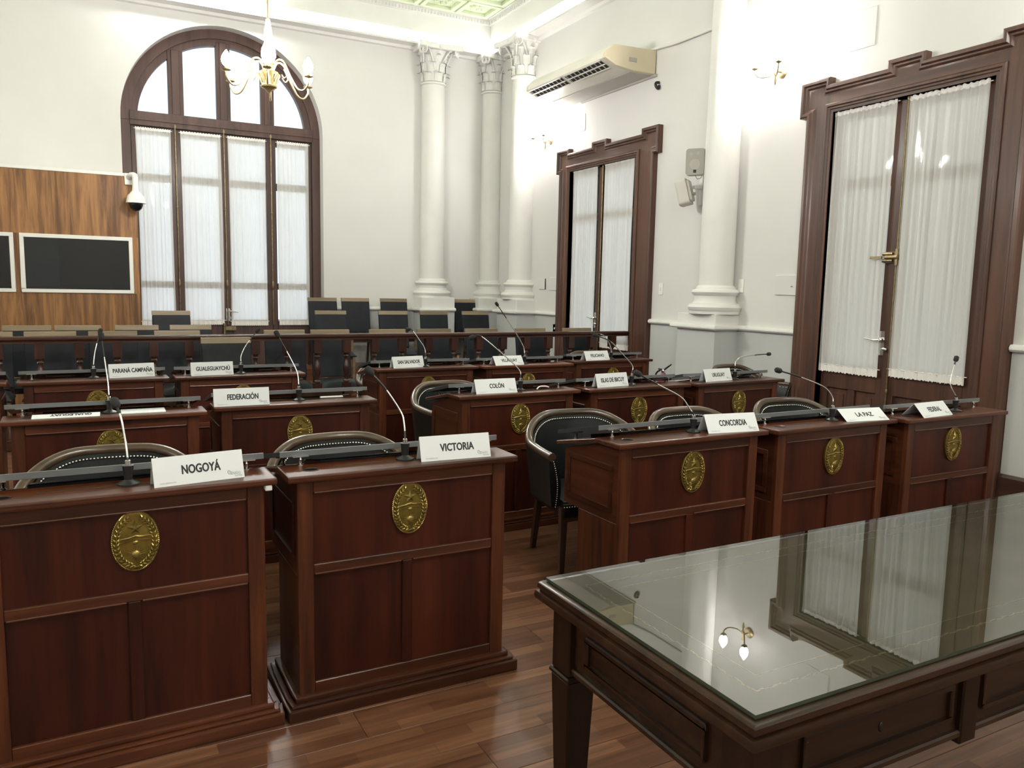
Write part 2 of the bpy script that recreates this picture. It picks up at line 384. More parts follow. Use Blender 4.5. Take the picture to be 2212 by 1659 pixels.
# ceiling relief: leafy coffers near the corner (plaster squares with rosettes)
cr = G()
for i in range(7):
    for j in range(9):
        cx, cy = W-.65-i*.62, YB-.65-j*.62
        cr.box(cx-.29, cy-.29, ZC-.05, cx+.29, cy-.22, ZC).box(cx-.29, cy+.22, ZC-.05, cx+.29, cy+.29, ZC)
        cr.box(cx-.29, cy-.22, ZC-.05, cx-.22, cy+.22, ZC).box(cx+.22, cy-.22, ZC-.05, cx+.29, cy+.22, ZC)
        for k in range(8):
            a = 2*PI*k/8; cr.ell((cx+.1*math.cos(a), cy+.1*math.sin(a), ZC), .06, .06, .045, 6, 4)
        cr.ell((cx, cy, ZC), .05, .05, .06, 6, 4)
struct(cr.obj('trim_11', 'ceil', smooth=50))
# LED strips on the cornice shelf
tag(G().box(W-.2185, YF+.3, 5.532, W-.192, YB-.22, 5.675).obj('cove_light', 'led'), 'white LED strip glowing along the cornice above the right wall doors', 'light strip')
tag(G().box(XL+.3, YB-.2185, 5.532, W-.22, YB-.192, 5.675).obj('cove_light', 'led'), 'white LED strip glowing along the cornice above the arched window', 'light strip')
tag(G().box(XL+.192, YF+.3, 5.532, XL+.2185, YB-.22, 5.675).obj('cove_light', 'led'), 'white LED strip along the cornice of the wall with the wooden booth side', 'light strip')
# unseen wall added behind the near door to block part of the daylight
struct(G().box(8.3, 1.5, -.2, 8.5, 7.2, 4.4).obj('wall_light_block', 'ext'))  # holds back daylight from the near door's curtains
# ------------------------------------------------------------------ doors
def offset_path(path, d):
    out = []
    for i, p in enumerate(path):
        ns = []
        if i > 0: q = path[i-1]; L = math.hypot(p[0]-q[0], p[1]-q[1]); ns.append(((p[1]-q[1])/L, -(p[0]-q[0])/L))
        if i < len(path)-1: q = path[i+1]; L = math.hypot(q[0]-p[0], q[1]-p[1]); ns.append(((q[1]-p[1])/L, -(q[0]-p[0])/L))
        nx, nz = sum(a[0] for a in ns), sum(a[1] for a in ns)
        out.append((p[0]+d*nx, p[1]+d*nz))
    return out
def sweep(path, prof, Xw):
    g = G(); rings = [[(Xw-h, q[0], q[1]) for q in offset_path(path, d)] for d, h in prof]
    n = len(path); vs = [v for r in rings for v in r]; fs = []
    for j in range(len(prof)-1):
        for i in range(n-1): fs.append((j*n+i, j*n+i+1, (j+1)*n+i+1, (j+1)*n+i))
    return g.add(vs, fs)
def door(nm, Ya, Yb, op, cuts):
    c = (op[0]+op[1])/2; e = .085; zb, zt, zh = 3.31, 3.645, 3.575; ew = .34; kw = .18
    root = link(nm, None); root.location = (W, c, 0); root['kind'] = 'structure'
    inv = Matrix.Translation((-W, -c, 0))
    path = [(Ya,0),(Ya,zb),(Ya-e,zb),(Ya-e,zt),(Ya-e+ew,zt),(Ya-e+ew,zh),(c-kw,zh),(c-kw,zt),(c+kw,zt),(c+kw,zh),(Yb+e-ew,zh),(Yb+e-ew,zt),(Yb+e,zt),(Yb+e,zb),(Yb,zb),(Yb,0)]
    sweep(path, [(0,0),(0,.075),(.014,.085),(.034,.082),(.046,.062),(.060,.060),(.075,.044),(.09,.040),(.09,0)], W).xf(inv).obj('outer_moulding', 'door', root, smooth=25)
    G().box(W-.04, Ya+.002, 0, W, op[0], zh-.002).xf(inv).obj('jamb_board', 'door', root)
    G().box(W-.04, op[1], 0, W, Yb-.002, zh-.002).xf(inv).obj('jamb_board', 'door', root)
    G().box(W-.04, op[0], DZ, W, op[1], zh-.002).xf(inv).obj('head_board', 'door_h', root)
    for a, b in ((Ya-e, Ya), (Yb, Yb+e)): G().box(W-.04, a+.002, zb+.002, W, b-.002, zt-.002).xf(inv).obj('ear_block', 'door', root)
    for a, b in ((Ya-e, Ya-e+ew), (c-kw, c+kw), (Yb+e-ew, Yb+e)): G().box(W-.04, a+.002, zh-.002, W, b-.002, zt-.002).xf(inv).obj('crest_block', 'door_h', root)
    ip = [(op[0]-.085, 0), (op[0]-.085, DZ+.085), (op[1]+.085, DZ+.085), (op[1]+.085, 0)]
    sweep(ip, [(0,0),(0,.050),(.012,.062),(.03,.062),(.04,.05),(.055,.05),(.065,.035),(.085,.03),(.085,-.1)], W).xf(inv).obj('inner_moulding', 'door', root, smooth=25)
    # two leaves
    mid = cuts
    for a, b, hd in ((op[0]+.005, mid-.004, -1), (mid+.004, op[1]-.005, 1)):
        leaf = link('door_leaf', None, root)
        g = G().box(W+.035, a, 0, W+.08, a+.085, DZ-.01).box(W+.035, b-.085, 0, W+.08, b, DZ-.01)
        g.box(W+.035, a+.085, DZ-.10, W+.08, b-.085, DZ-.01).box(W+.035, a+.085, 0, W+.08, b-.085, .14).box(W+.035, a+.085, .70, W+.08, b-.085, .93)
        m_ = (a+b)/2; g.box(W+.035, m_-.04, .14, W+.08, m_+.04, .70)
        g.xf(inv).obj('leaf_frame', 'door', leaf, bev=.004)
        for pa, pb in ((a+.085, m_-.04), (m_+.04, b-.085)):
            q = G().box(W+.06, pa, .14, W+.075, pb, .70); q.box(W+.048, pa+.05, .19, W+.06, pb-.05, .65).xf(inv).obj('leaf_panel', 'door', leaf, bev=.005)
        for z0, z1 in ((.93, 2.58), (2.68, DZ-.10)): G().box(W+.052, a+.085, z0, W+.058, b-.085, z1).xf(inv).obj('pane', 'pane', leaf)
        for z0, z1 in ((2.58, 2.68),): G().box(W+.04, a+.085, z0, W+.075, b-.085, z1).xf(inv).obj('glazing_bar', 'door_h', leaf)
    # meeting stile, rods and handles
    G().box(W+.015, mid-.03, 0, W+.035, mid+.03, DZ-.02).xf(inv).obj('meeting_stile', 'door', root, bev=.005)
    G().tube([(W+.004, mid-.045, .35), (W+.004, mid-.045, DZ-.02)], .008, 8).lathe([(.013, DZ-.03), (.013, DZ), (.006, DZ+.015)], (W+.004, mid-.045, 0), 10).lathe([(.013, .72), (.016, .74), (.013, .76)], (W+.004, mid-.045, 0), 10).xf(inv).obj('bolt_rod', 'brass', root, smooth=40)
    hy = mid+.045; hz = 1.20
    G().box(W+.012, hy-.025, 1.06, W+.022, hy+.025, 1.28).lathe([(.022, .012), (.022, -.02), (.012, -.03)], (W, hy, hz), 12, 'x').tube([(W-.03, hy, hz), (W-.035, hy+.05, hz-.006), (W-.035, hy+.10, hz+.004), (W-.033, hy+.15, hz+.006)], [.012, .008, .006, .005], 8).xf(inv).obj('lever_handle', 'chrome', root, smooth=40)
    G().ell((W-.02, mid-.005, 1.12), .022, .03, .018, 12, 8).tube([(W+.02, mid-.005, 1.12), (W-.01, mid-.005, 1.12)], .012, 8).xf(inv).obj('knob', 'chrome', root, smooth=60)
    if nm == 'door_1':
        z = 1.94
        g = G().box(W+.0, mid-.03, z-.05, W+.014, mid+.09, z+.05).lathe([(.026, -.015), (.026, .02)], (W-.005, mid-.05, z), 12, 'x').lathe([(.022, mid-.07), (.022, mid+.05)], (W-.012, 0, z), 10, 'y').lathe([(.015, mid-.02), (.015, mid+.08)], (W-.012, 0, z-.03), 10, 'y').lathe([(.015, mid-.02), (.015, mid+.08)], (W-.012, 0, z+.03), 10, 'y')
        g.box(W-.035, mid+.08, z-.012, W-.022, mid+.20, z+.012).lathe([(.015, z-.07), (.015, z+.075)], (W-.012, mid-.055, 0), 10)
        g.xf(inv).obj('cremone_latch', 'brass', root, smooth=40)
    return root
door('door_1', 3.565, 5.685, D1, 4.685)
door('door_2', 8.09, 10.345, D2, 9.345)
# curtains ------------------------------------------------------------
def curtain(name, label, group, p0, along, w, z0, z1, npl, amp, out, seed, cat='curtain'):
    rnd = random.Random(seed); al = Vector(along); ou = Vector(out)
    root = thing(name, label, cat, p0, 0, group)
    ph = [rnd.uniform(0, 6.28) for _ in range(4)]; fr = [npl*(1+rnd.uniform(-.15, .15)), npl*.47, npl*1.9, npl*.21]
    def off(u): return amp*(.55*math.sin(2*PI*fr[0]*u+ph[0]) + .35*math.sin(2*PI*fr[1]*u+ph[1]) + .22*math.sin(2*PI*fr[2]*u+ph[2]))
    def P(u, v):
        k = .55 + .45*math.sin(PI*min(1, max(0, v)))
        s = u*w + .012*math.sin(2*PI*fr[3]*u+ph[3])*math.sin(PI*v)
        return al*s + ou*(off(u)*k+.012) + Vector((0, 0, z0+.06+(z1-z0-.06)*v))
    G().grid(P, 110, 10).obj('fabric', 'curtain', root, smooth=180)
    def Pf(u, v): return al*(u*w) + ou*(off(u)*.55+.012) + Vector((0, 0, z0+.065*v-(1-v)*(.016*(.5+.5*math.sin(u*173)*math.sin(u*61)))))
    G().grid(Pf, 110, 2).obj('fringe', 'hem', root, smooth=180)
    def Ph(u, v): return al*(u*w) + ou*(off(u)*.55+.016) + Vector((0, 0, z1-.035+.04*v+.006*math.sin(u*90)))
    G().grid(Ph, 110, 1).obj('heading', 'hem', root, smooth=180)
    for z in (z0+.06, z1-.015):
        G().tube([al*(-.02)+ou*.008+Vector((0,0,z)), al*(w+.02)+ou*.008+Vector((0,0,z))], .005, 6).obj('rod', 'white', root, smooth=60)
    return root
gr = 'sheer curtains on the near double door'
curtain('sheer_curtain', 'white sheer curtain on the near double door, on the leaf with the lever handle', gr, (W+.012, 4.745, 0), (0,1,0), .675, .865, 3.315, 10, .024, (-1,0,0), 1)
curtain('sheer_curtain', 'white sheer curtain on the near double door, on the leaf without a lever handle', gr, (W+.012, 3.930, 0), (0,1,0), .70, .885, 3.31, 10, .024, (-1,0,0), 2)
gr = 'sheer curtains on the far double door'
curtain('sheer_curtain', 'white sheer curtain on the leaf of the far double door next to the tall columns', gr, (W+.012, 9.415, 0), (0,1,0), .655, .80, 3.335, 11, .017, (-1,0,0), 3)
curtain('sheer_curtain', 'white sheer curtain on the leaf of the far double door next to the speakers', gr, (W+.012, 8.555, 0), (0,1,0), .69, .80, 3.335, 11, .017, (-1,0,0), 4)
# ------------------------------------------------------------------ arched window
win = struct(link('window_1', None)); win.location = (AX, YB+.22, 0); WI = Matrix.Translation((-AX, -(YB+.22), 0))
ya, yb = YB+.22, YB+.34
def arc(r, m=36, a0=0, a1=PI): return [(AX+r*math.cos(a0+(a1-a0)*i/m), AZ+r*math.sin(a0+(a1-a0)*i/m)) for i in range(m+1)]
def arch_band(r0, r1, y0, y1):
    g = G(); A, B = arc(r0), arc(r1)
    for i in range(36):
        P = [(q[0], y, q[1]) for y in (y0, y1) for q in (A[i], A[i+1], B[i+1], B[i])]
        g.add(P, [(0,1,2,3),(4,7,6,5),(0,4,5,1),(3,2,6,7)] + ([(0,3,7,4)] if i == 0 else []) + ([(1,5,6,2)] if i == 35 else []))
    return g
arch_band(AR+.02, 1.30, ya-.03, yb).xf(WI).obj('arch_frame', 'win', win, smooth=30)
arch_band(1.31, 1.205, ya, yb-.01).xf(WI).obj('arch_sash', 'win', win, smooth=30)
for a, b in ((AX-AR-.02, AX-1.30), (AX+1.30, AX+AR+.02)): G().box(a, ya-.03, 0, b, yb, AZ).xf(WI).obj('jamb', 'win', win, bev=.006)
G().box(AX-1.31, ya-.05, 3.83, AX+1.31, yb, 4.03).box(AX-1.31, ya-.065, 3.90, AX+1.31, ya-.05, 3.94).xf(WI).obj('transom', 'win', win, bev=.006)
xm = [(.63, 1.06), (1.27, 1.73), (1.93, 2.376), (2.571, 3.04)]
for a, b in ((1.06, 1.27), (1.73, 1.93), (2.376, 2.571)):
    h = AZ+math.sqrt(1.25**2-((a+b)/2-AX)**2); G().box(a, ya-.01, 4.03, b, yb-.02, h).box(a+.05, ya-.03, 4.03, b-.05, ya-.01, h).xf(WI).obj('mullion', 'win', win, bev=.006)
for a, b in xm:
    pts = [(a, 4.02), (b, 4.02)] + [(b+(a-b)*i/10, AZ+math.sqrt(max(.05, 1.22**2-(b+(a-b)*i/10-AX)**2))) for i in range(11)]
    G().prism(pts, 'y', ya+.04, ya+.046).xf(WI).obj('pane', 'pane', win)
lx = [(AX-1.30, 1.14), (1.14, 1.82), (1.82, 2.51), (2.51, AX+1.30)]
for k, (a, b) in enumerate(lx):
    lf = link('casement_leaf', None, win)
    g = G().box(a+.003, ya, .25, a+.075, yb-.03, 3.82).box(b-.075, ya, .25, b-.003, yb-.03, 3.82).box(a+.075, ya, 3.72, b-.075, yb-.03, 3.82).box(a+.075, ya, .25, b-.075, yb-.03, 1.02)
    g.xf(WI).obj('leaf_frame', 'win', lf, bev=.004)
    for z0, z1 in ((1.02, 1.50), (1.60, 3.05), (3.16, 3.72)): G().box(a+.075, ya+.04, z0, b-.075, ya+.046, z1).xf(WI).obj('pane', 'pane', lf)
    for z0, z1 in ((1.50, 1.60), (3.05, 3.16)): G().box(a+.075, ya+.02, z0, b-.075, yb-.04, z1).xf(WI).obj('glazing_bar', 'win', lf)
for k, x in enumerate((1.135, 1.815, 2.505)):
    G().tube([(x, ya-.045, .95), (x, ya-.045, 3.86)], .009, 8).lathe([(.018, 3.84), (.022, 3.87), (.008, 3.90)], (x, ya-.045, 0), 10).lathe([(.012, 1.56), (.022, 1.60), (.012, 1.64), (.024, 1.55), (.010, 1.50)], (x, ya-.045, 0), 10).lathe([(.012, 2.68), (.02, 2.70), (.012, 2.72)], (x, ya-.045, 0), 10).xf(WI).obj('bolt_rod', 'brass', win, smooth=50)
G().box(1.79, ya-.03, 1.0, 1.85, ya-.015, 1.20).lathe([(.03, ya-.05), (.03, ya-.02)], (1.83, 0, 1.16), 12, 'y').tube([(1.83, ya-.06, 1.16), (1.90, ya-.065, 1.15), (1.97, ya-.065, 1.14)], [.012, .007, .005], 8).lathe([(.035, ya-.04), (.035, ya-.02)], (1.83, 0, 1.05), 12, 'y').xf(WI).obj('lever_handle', 'chrome', win, smooth=40)
G().box(1.74, ya-.06, .86, 1.93, ya-.03, .92).lathe([(.022, .80), (.022, .97)], (1.76, ya-.05, 0), 10).lathe([(.03, ya-.07), (.03, ya-.03)], (1.86, 0, .89), 12, 'y').xf(WI).obj('cremone_latch', 'brass', win, smooth=40)
gw = 'sheer curtains of the arched window'
cl = ['leaf next to the dome camera', 'leaf between lever handle and dome camera', 'leaf with the lever handle', 'leaf beside the pale wall and the columns']
for k, (a, b, z0) in enumerate(((.602, 1.075, .94), (1.205, 1.765, .955), (1.868, 2.425, .94), (2.60, 3.09, .945))):
    curtain('sheer_curtain', 'long white sheer curtain of the arched window, ' + cl[k], gw, (a, YB+.195, 0), (1,0,0), b-a, z0, 3.80, 8, .015, (0,-1,0), 10+k)
# ------------------------------------------------------------------ columns
def leafmesh():
    g = G()
    def P(u, v):
        wdt = (.5-abs(u-.5))*2; t = v
        half = .060*(1-.25*t)*(1 if t < .85 else (1-t)/.15*.9+.1)
        x = (u-.5)*2*half*(1+.12*math.sin(t*22))
        curl = .085*max(0, t-.6)**2/.16
        z = .17*t - .055*max(0, t-.75)**2/.0625*.9
        return (x, -curl-.012*(wdt)-.004, z)
    g.grid(P, 6, 10)
    t = list(g.v); n0 = len(t)
    g.v += [(x, y+.012, z) for x, y, z in t]; g.f += [tuple(i+n0 for i in f)[::-1] for f in g.f]
    return g.mesh('leaf', 'plaster', smooth=60)
LEAF = leafmesh()
def spiral(cx, cz, flip, r0=.066):
    return [(cx+flip*(r0*(1-i/26))*math.cos(PI/2-i*.62), 0, cz+(r0*(1-i/26))*math.sin(PI/2-i*.62)) for i in range(22)]
def column(name, label, x, y, r, z0, ztop, face, pedestal=None, capital=True):
    root = thing(name, label, 'column', (x, y, 0), face, 'plaster columns with leafy capitals')
    ch = .58 if capital else .05
    zc = ztop-ch
    def t(R, z): return (R, z)
    prof = [(r*1.48, z0), (r*1.48, z0+.03), (r*1.55, z0+.045), (r*1.58, z0+.075), (r*1.5, z0+.105), (r*1.30, z0+.12), (r*1.20, z0+.155), (r*1.22, z0+.20), (r*1.34, z0+.215), (r*1.40, z0+.24), (r*1.34, z0+.265), (r*1.16, z0+.275), (r*1.14, z0+.295), (r*1.02, z0+.315)]
    G().lathe(prof, seg=32).obj('base', 'plaster', root, smooth=35)
    G().lathe([(r, z0+.30), (r*1.0, z0+1.2), (r*.98, (z0+zc)/2), (r*.93, zc-.06), (r*.93, zc-.03)], seg=32).obj('shaft', 'plaster', root, smooth=60)
    if capital:
        cap = G().lathe([(r*.98, zc-.03), (r*1.06, zc-.018), (r*1.06, zc+.006), (r*.95, zc+.02), (r*.96, zc+.25), (r*1.05, zc+.40), (r*1.28, zc+.50)], seg=28).obj('capital', 'plaster', root, smooth=40)
        for row, (zz, k, off, rad) in enumerate(((zc+.02, 8, 0, r*.97), (zc+.17, 8, .5, r*.99), (zc+.33, 8, 0, r*1.04))):
            for i in range(k):
                a = 2*PI*(i+off)/k; o = link('leaf', LEAF, cap, (rad*math.cos(a), rad*math.sin(a), zz)); o.rotation_euler = (0, 0, a+PI/2)
                if row == 2: o.scale = (.9, .9, .75)
        for i in range(4):
            a = PI/4+PI/2*i; m = Matrix.Translation((0,0,zc+.46)) @ Matrix.Rotation(a, 4, 'Z') @ Matrix.Rotation(PI/2, 4, 'Z') 
            g = G()
            for fl in (-1, 1):
                pts = [Vector((p[0]*.75+fl*.022, -r*2.05+abs(p[0])*.1, p[2])) for p in spiral(0, 0, fl)]
                g.tube(pts, [.014-.0004*q for q in range(len(pts))], 6)
                stem = [Vector((fl*.10, -r*.92, -.26)), Vector((fl*.085, -r*1.02, -.12)), Vector((fl*.055, -r*1.5, .03)), Vector((fl*.022, -r*2.05, .052))]
                g.tube(stem, [.012, .014, .016, .014], 6)
            g.xf(m).obj('volute', 'plaster', cap, smooth=60)
        ab = G()
        A = r*1.86; pts = []
        for s in range(4):
            for i in range(8):
                u = -1+2*i/8; dd_ = A*(1-.16*(1-u*u)); q = (u*A, -dd_); aa = PI/2*s
                pts.append((q[0]*math.cos(aa)-q[1]*math.sin(aa), q[0]*math.sin(aa)+q[1]*math.cos(aa)))
        ab.prism(pts, 'z', ztop-.085, ztop).obj('abacus', 'plaster', root, bev=.01)
        fl = G()
        for i in range(4):
            a = PI/2*i; fl.ell((r*1.40*math.cos(a), r*1.40*math.sin(a), ztop-.05), .05, .05, .045, 8, 5)
        fl.obj('rosette', 'plaster', root, smooth=60)
    if pedestal:
        px0, py0, px1, py1, pz = pedestal
        G().box(px0-x, py0-y, 1.24, px1-x, py1-y, pz).obj('plinth', 'plaster', root, bev=.006)
        G().box(px0-x, py0-y, .0, px1-x, py1-y, 1.19).obj('pedestal', 'dado', root, bev=.004)
        pr = [(0, 0), (.045, .004), (.06, .02), (.06, .04), (.045, .058), (0, .062)]
        g = G()
        for j in range(len(pr)-1):
            (d0, h0), (d1, h1) = pr[j], pr[j+1]
            def L(d, h): return [(px1-x, py1-y+d, 1.185+h), (px0-x-d, py1-y+d, 1.185+h), (px0-x-d, py0-y-d, 1.185+h), (px1-x, py0-y-d, 1.185+h)]
            a, b = L(d0, h0), L(d1, h1)
            g.add(a+b, [(i, i+1, 4+i+1, 4+i) for i in range(3)])
        g.box(px0-x, py0-y, 1.185, px1-x, py1-y, 1.247).obj('pedestal_moulding', 'plaster', root, smooth=40)
    return root
column('column', 'white engaged column on a tall pedestal between the two double doors', 6.15, 6.76, .19, 1.36, 5.50, 0, (5.955, 6.53, W+.01, 7.16, 1.36), True)
column('column', 'white column with leafy capital standing against the back wall beside the arched window', 5.1, 12.6, .205, 1.42, 5.50, 0, (4.80, 12.30, 5.40, YB+.01, 1.42))
column('column', 'slender white column with leafy capital in the corner of the two walls', 6.2, 12.6, .185, 1.42, 5.50, 0, (5.86, 12.32, W+.01, YB+.01, 1.42))
column('column', 'white column with leafy capital on the right wall next to the air conditioner', 6.2, 11.45, .205, 1.42, 5.50, 0, (5.95, 11.10, W+.01, 11.80, 1.42))
# ================================================================== DESKS
# local frame: x along the front (0..0.93), y from the front edge of the top to the sitter, z up
DW = .93
def emblem(parent, x, y, z):
    em = link('emblem', None, parent, (x, y, z))
    a, b = .0715, .1015
    prof = [(1.0, 0), (1.0, .006), (.93, .009), (.86, .0075), (.6, .010), (.3, .012), (0.0001, .0125)]
    g = G(); m = 48; vs = []; fs = []
    for k, (r, h) in enumerate(prof):
        for i in range(m):
            t = 2*PI*i/m; vs.append((a*r*math.cos(t), -h, b*r*math.sin(t)))
    for k in range(len(prof)-1):
        for i in range(m): fs.append((k*m+i, k*m+(i+1) % m, (k+1)*m+(i+1) % m, (k+1)*m+i))
    g.add(vs, fs).obj('shield_plate', 'gold', em, smooth=50)
    n_ = 88; rp = G()
    for i in range(n_):
        t = 2*PI*i/n_; d = .0042
        c = Vector((a*.985*math.cos(t), -.008, b*.985*math.sin(t))); tg = Vector((-a*math.sin(t), 0, b*math.cos(t))).normalized(); nr = Vector((math.cos(t)*b, 0, math.sin(t)*a)).normalized()
        p0 = c-tg*.0045+nr*.0022; p1 = c+tg*.0045-nr*.0022
        rp.tube([p0, c+Vector((0,-.0022,0)), p1], [.0012, .0026, .0012], 5)
    rp.obj('rope_border', 'gold_hi', em, smooth=60)
    wr_ = G()
    for sgn in (-1, 1):
        st = []
        for i in range(15):
            t = -PI/2 + sgn*(.12+i*.185); R = .80
            c = Vector((a*R*math.cos(t), -.0105, b*R*math.sin(t))); st.append(c)
            tg = Vector((-a*math.sin(t), 0, b*math.cos(t))).normalized()*sgn; nr = Vector((math.cos(t), 0, math.sin(t)))
            for sd in (-1, 1):
                d = (tg*.8+nr*sd*.62).normalized(); pt = [c, c+d*.008+Vector((0,-.004,0)), c+d*.0165+Vector((0,-.002,0))]
                wr_.tube(pt, [.0009, .0037, .0005], 5)
        wr_.tube(st, .0014, 5)
    wr_.tube([(-.018, -.012, -.078), (0, -.0135, -.088), (.02, -.012, -.080)], .0018, 5).tube([(.018, -.012, -.092), (0, -.0135, -.087), (-.02, -.012, -.094)], .0018, 5)
    wr_.obj('wreath', 'gold_hi', em, smooth=60)
    sp = []
    for i in range(10):
        t = PI/2+PI*i/5; r = .028 if i % 2 == 0 else .0112; sp.append((r*math.cos(t), .044+r*math.sin(t)))
    vs = [(p[0], -.0105, p[1]) for p in sp] + [(0, -.0215, .044)]
    G().add(vs, [(i, (i+1) % 10, 10) for i in range(10)]).obj('star', 'gold_hi', em)
    G().tube([(-.052, -.0115, .004), (-.043, -.013, .0115), (-.02, -.0155, .0145), (0, -.017, .0205), (.012, -.016, .0165), (.03, -.0145, .016), (.047, -.013, .0165), (.053, -.0115, .008)], [.0018, .0026, .003, .0036, .003, .0028, .0026, .0016], 6).tube([(-.05, -.0115, -.004), (-.02, -.0135, .003), (.0, -.0145, .006), (.025, -.0135, .004), (.05, -.0115, .0)], .002, 5).ell((0, -.0125, -.004), .010, .004, .007, 8, 5).obj('clasped_hands', 'gold_hi', em, smooth=60)
    sg = G(); c0 = Vector((0, -.0115, -.045))
    sg.ell(c0, .0145, .0065, .0145, 12, 6)
    for i in range(18):
        t = 2*PI*i/18; d = Vector((math.cos(t), 0, math.sin(t))); L = .0285 if i % 2 == 0 else .024
        sg.tube([c0+d*.0125, c0+d*L], [.0027, .0006], 5)
    sg.obj('sun', 'gold_hi', em, smooth=60)
    return em
def make_desk():
    t = thing('senate_desk', '', 'desk')
    G().box(0, 0, .895, DW, .195, .92).obj('ledge_top', 'desk_h', t, bev=.007, seg=2)
    for a, b in ((.04, .097), (.833, .89)): G().box(a, .035, .055, b, .062, .896).obj('front_stile', 'desk_v', t, bev=.003)
    G().box(.097, .037, .845, .833, .060, .896).obj('top_rail', 'desk_h', t, bev=.003)
    G().box(.097, .037, .538, .833, .060, .574).obj('middle_rail', 'desk_h', t, bev=.003)
    G().box(.097, .037, .055, .833, .060, .118).obj('bottom_rail', 'desk_h', t, bev=.003)
    G().box(.444, .037, .118, .484, .060, .538).obj('muntin', 'desk_p', t, bev=.003)
    G().box(.09, .050, .57, .84, .058, .85).obj('upper_panel', 'desk_p', t)
    G().box(.09, .050, .11, .448, .058, .542).obj('lower_panel', 'desk_p', t)
    G().box(.48, .050, .11, .84, .058, .542).obj('lower_panel', 'desk_p', t)
    # thin beads along the panel tops, their highlight put into a lighter wood colour
    for a, b, z in ((.102, .828, .842), (.102, .440, .535), (.488, .828, .535)):
        G().box(a, .0350, z, b, .0505, z+.006).obj('panel_bead', 'bead', t, bev=.0022, seg=2)
    for a, b in ((.041, .063), (.867, .889)):
        G().prism([(.06, .535), (.50, .535), (.50, .815), (.19, .893), (.06, .895)], 'x', a, b).obj('case_side', 'desk_d', t, bev=.002)
        G().box(a, .06, .055, b, .37, .535).obj('lower_side', 'desk_v', t, bev=.002)
        xa, xb = (a-.006, a+.001) if a < .4 else (b-.001, b+.006)
        G().box(xa, .10, .575, xb, .47, .60).box(xa, .10, .775, xb, .47, .80).box(xa, .10, .60, xb, .125, .775).box(xa, .445, .60, xb, .47, .775).obj('side_bead', 'desk_d', t, bev=.002)
    G().box(.06, .48, .535, .87, .50, .80).obj('drawer_front', 'desk_h', t, bev=.003)
    G().box(.06, .06, .535, .87, .49, .555).obj('case_bottom', 'desk_d', t)
    # sloped writing surface
    G().prism([(.185, .898), (.185, .917), (.53, .845), (.53, .826)], 'x', .005, DW-.005).obj('writing_surface', 'desk_h', t, bev=.003)
    # base moulding on three sides
    def ring(d, z0, z1): return ((.04-d, .035-d, z0), (.89+d, .062, z1), d)
    g = G()
    for d, z0, z1 in ((.050, 0, .046), (.037, .046, .058), (.020, .058, .078)):
        g.box(.04-d, .036-d, z0, .89+d, .058, z1)
        g.box(.04-d, .058, z0, .062, .38+d*.3, z1).box(.868, .058, z0, .89+d, .38+d*.3, z1)
    g.obj('base_moulding', 'desk_h', t, bev=.006, seg=2)
    # smoked glass reading board on stand-offs, tilted to the sitter
    sl = G().prism([(.182, .955), (.182, .976), (.53, .898), (.53, .880)], 'x', .012, DW-.012).obj('glass_board', 'slab', t, bev=.001)
    G().box(.010, .176, .954, DW-.010, .1825, .976).obj('board_edge', 'edge', t, bev=.001)
    for x in (.086, DW-.072):
        for y, zb, zt in ((.165, .919, .957), (.46, .858, .895)):
            G().lathe([(.011, zb), (.011, zb+.004), (.006, zb+.008), (.0055, zt-.018), (.0085, zt-.014), (.004, zt-.008), (.004, zt-.003)], (x, y+.012, 0), 10).box(x-.03, y, zt-.004, x+.03, y+.035, zt-.0005).obj('standoff', 'chrome', t, smooth=40)
    G().prism([(.225, .905), (.225, .925), (.47, .875), (.47, .855)], 'x', .17, .77).obj('tablet_screen', 'screen', t, bev=.004)
    G().box(.20, .118, .9195, .70, .128, .9215).box(.20, .100, .9195, .70, .103, .9209).obj('pen_groove', 'chair_wood', t)
    G().lathe([(.030, .9195), (.030, .9215), (.024, .9215), (.022, .9200), (.0, .9200)], (.105, .09, 0), 24).obj('cup_inset', 'chair_dark', t, smooth=40)
    emblem(t, .474, .0495, .745)
    return t
proto = make_desk()
DESKS = [  # card, x of the left end, y of the front edge, turn
 ('NOGOYÁ', -.386, 2.742, 1.6), ('VICTORIA', .577, 2.757, .7), ('CONCORDIA', 2.030, 2.790, 1.4), ('LA PAZ', 2.992, 2.782, .9), ('FEDERAL', 3.962, 2.752, .2),
 ('GUALEGUAY', -.425, 4.372, 1.3), ('FEDERACIÓN', .550, 4.494, .5), ('COLÓN', 1.988, 4.440, 2.5), ('ISLAS DE IBICUY', 2.968, 4.455, 2.0), ('URUGUAY', 3.945, 4.470, 2.0),
 ('PARANÁ CAMPAÑA', -.482, 6.015, 2.0), ('GUALEGUAYCHÚ', .482, 6.040, .6), ('SAN SALVADOR', 2.000, 6.118, .8), ('VILLAGUAY', 2.962, 6.100, .8), ('FELICIANO', 4.015, 6.285, .3), (None, -1.465, 6.00, 1.5)]
GD = 'wooden desks with oval brass emblems'
for i, (nm, x, y, a) in enumerate(DESKS):
    lb = f'red-brown panelled wooden desk with oval brass emblem, bearing the {nm} name card' if nm else 'red-brown wooden desk next to the PARANÁ CAMPAÑA desk, cut off by the picture edge'
    if i == 0: o = proto; o['label'] = lb; o['group'] = GD; o.location = (x, y, 0); o.rotation_euler = (0, 0, math.radians(a))
    else: dup(proto, lb, (x, y, 0), math.radians(a), GD)
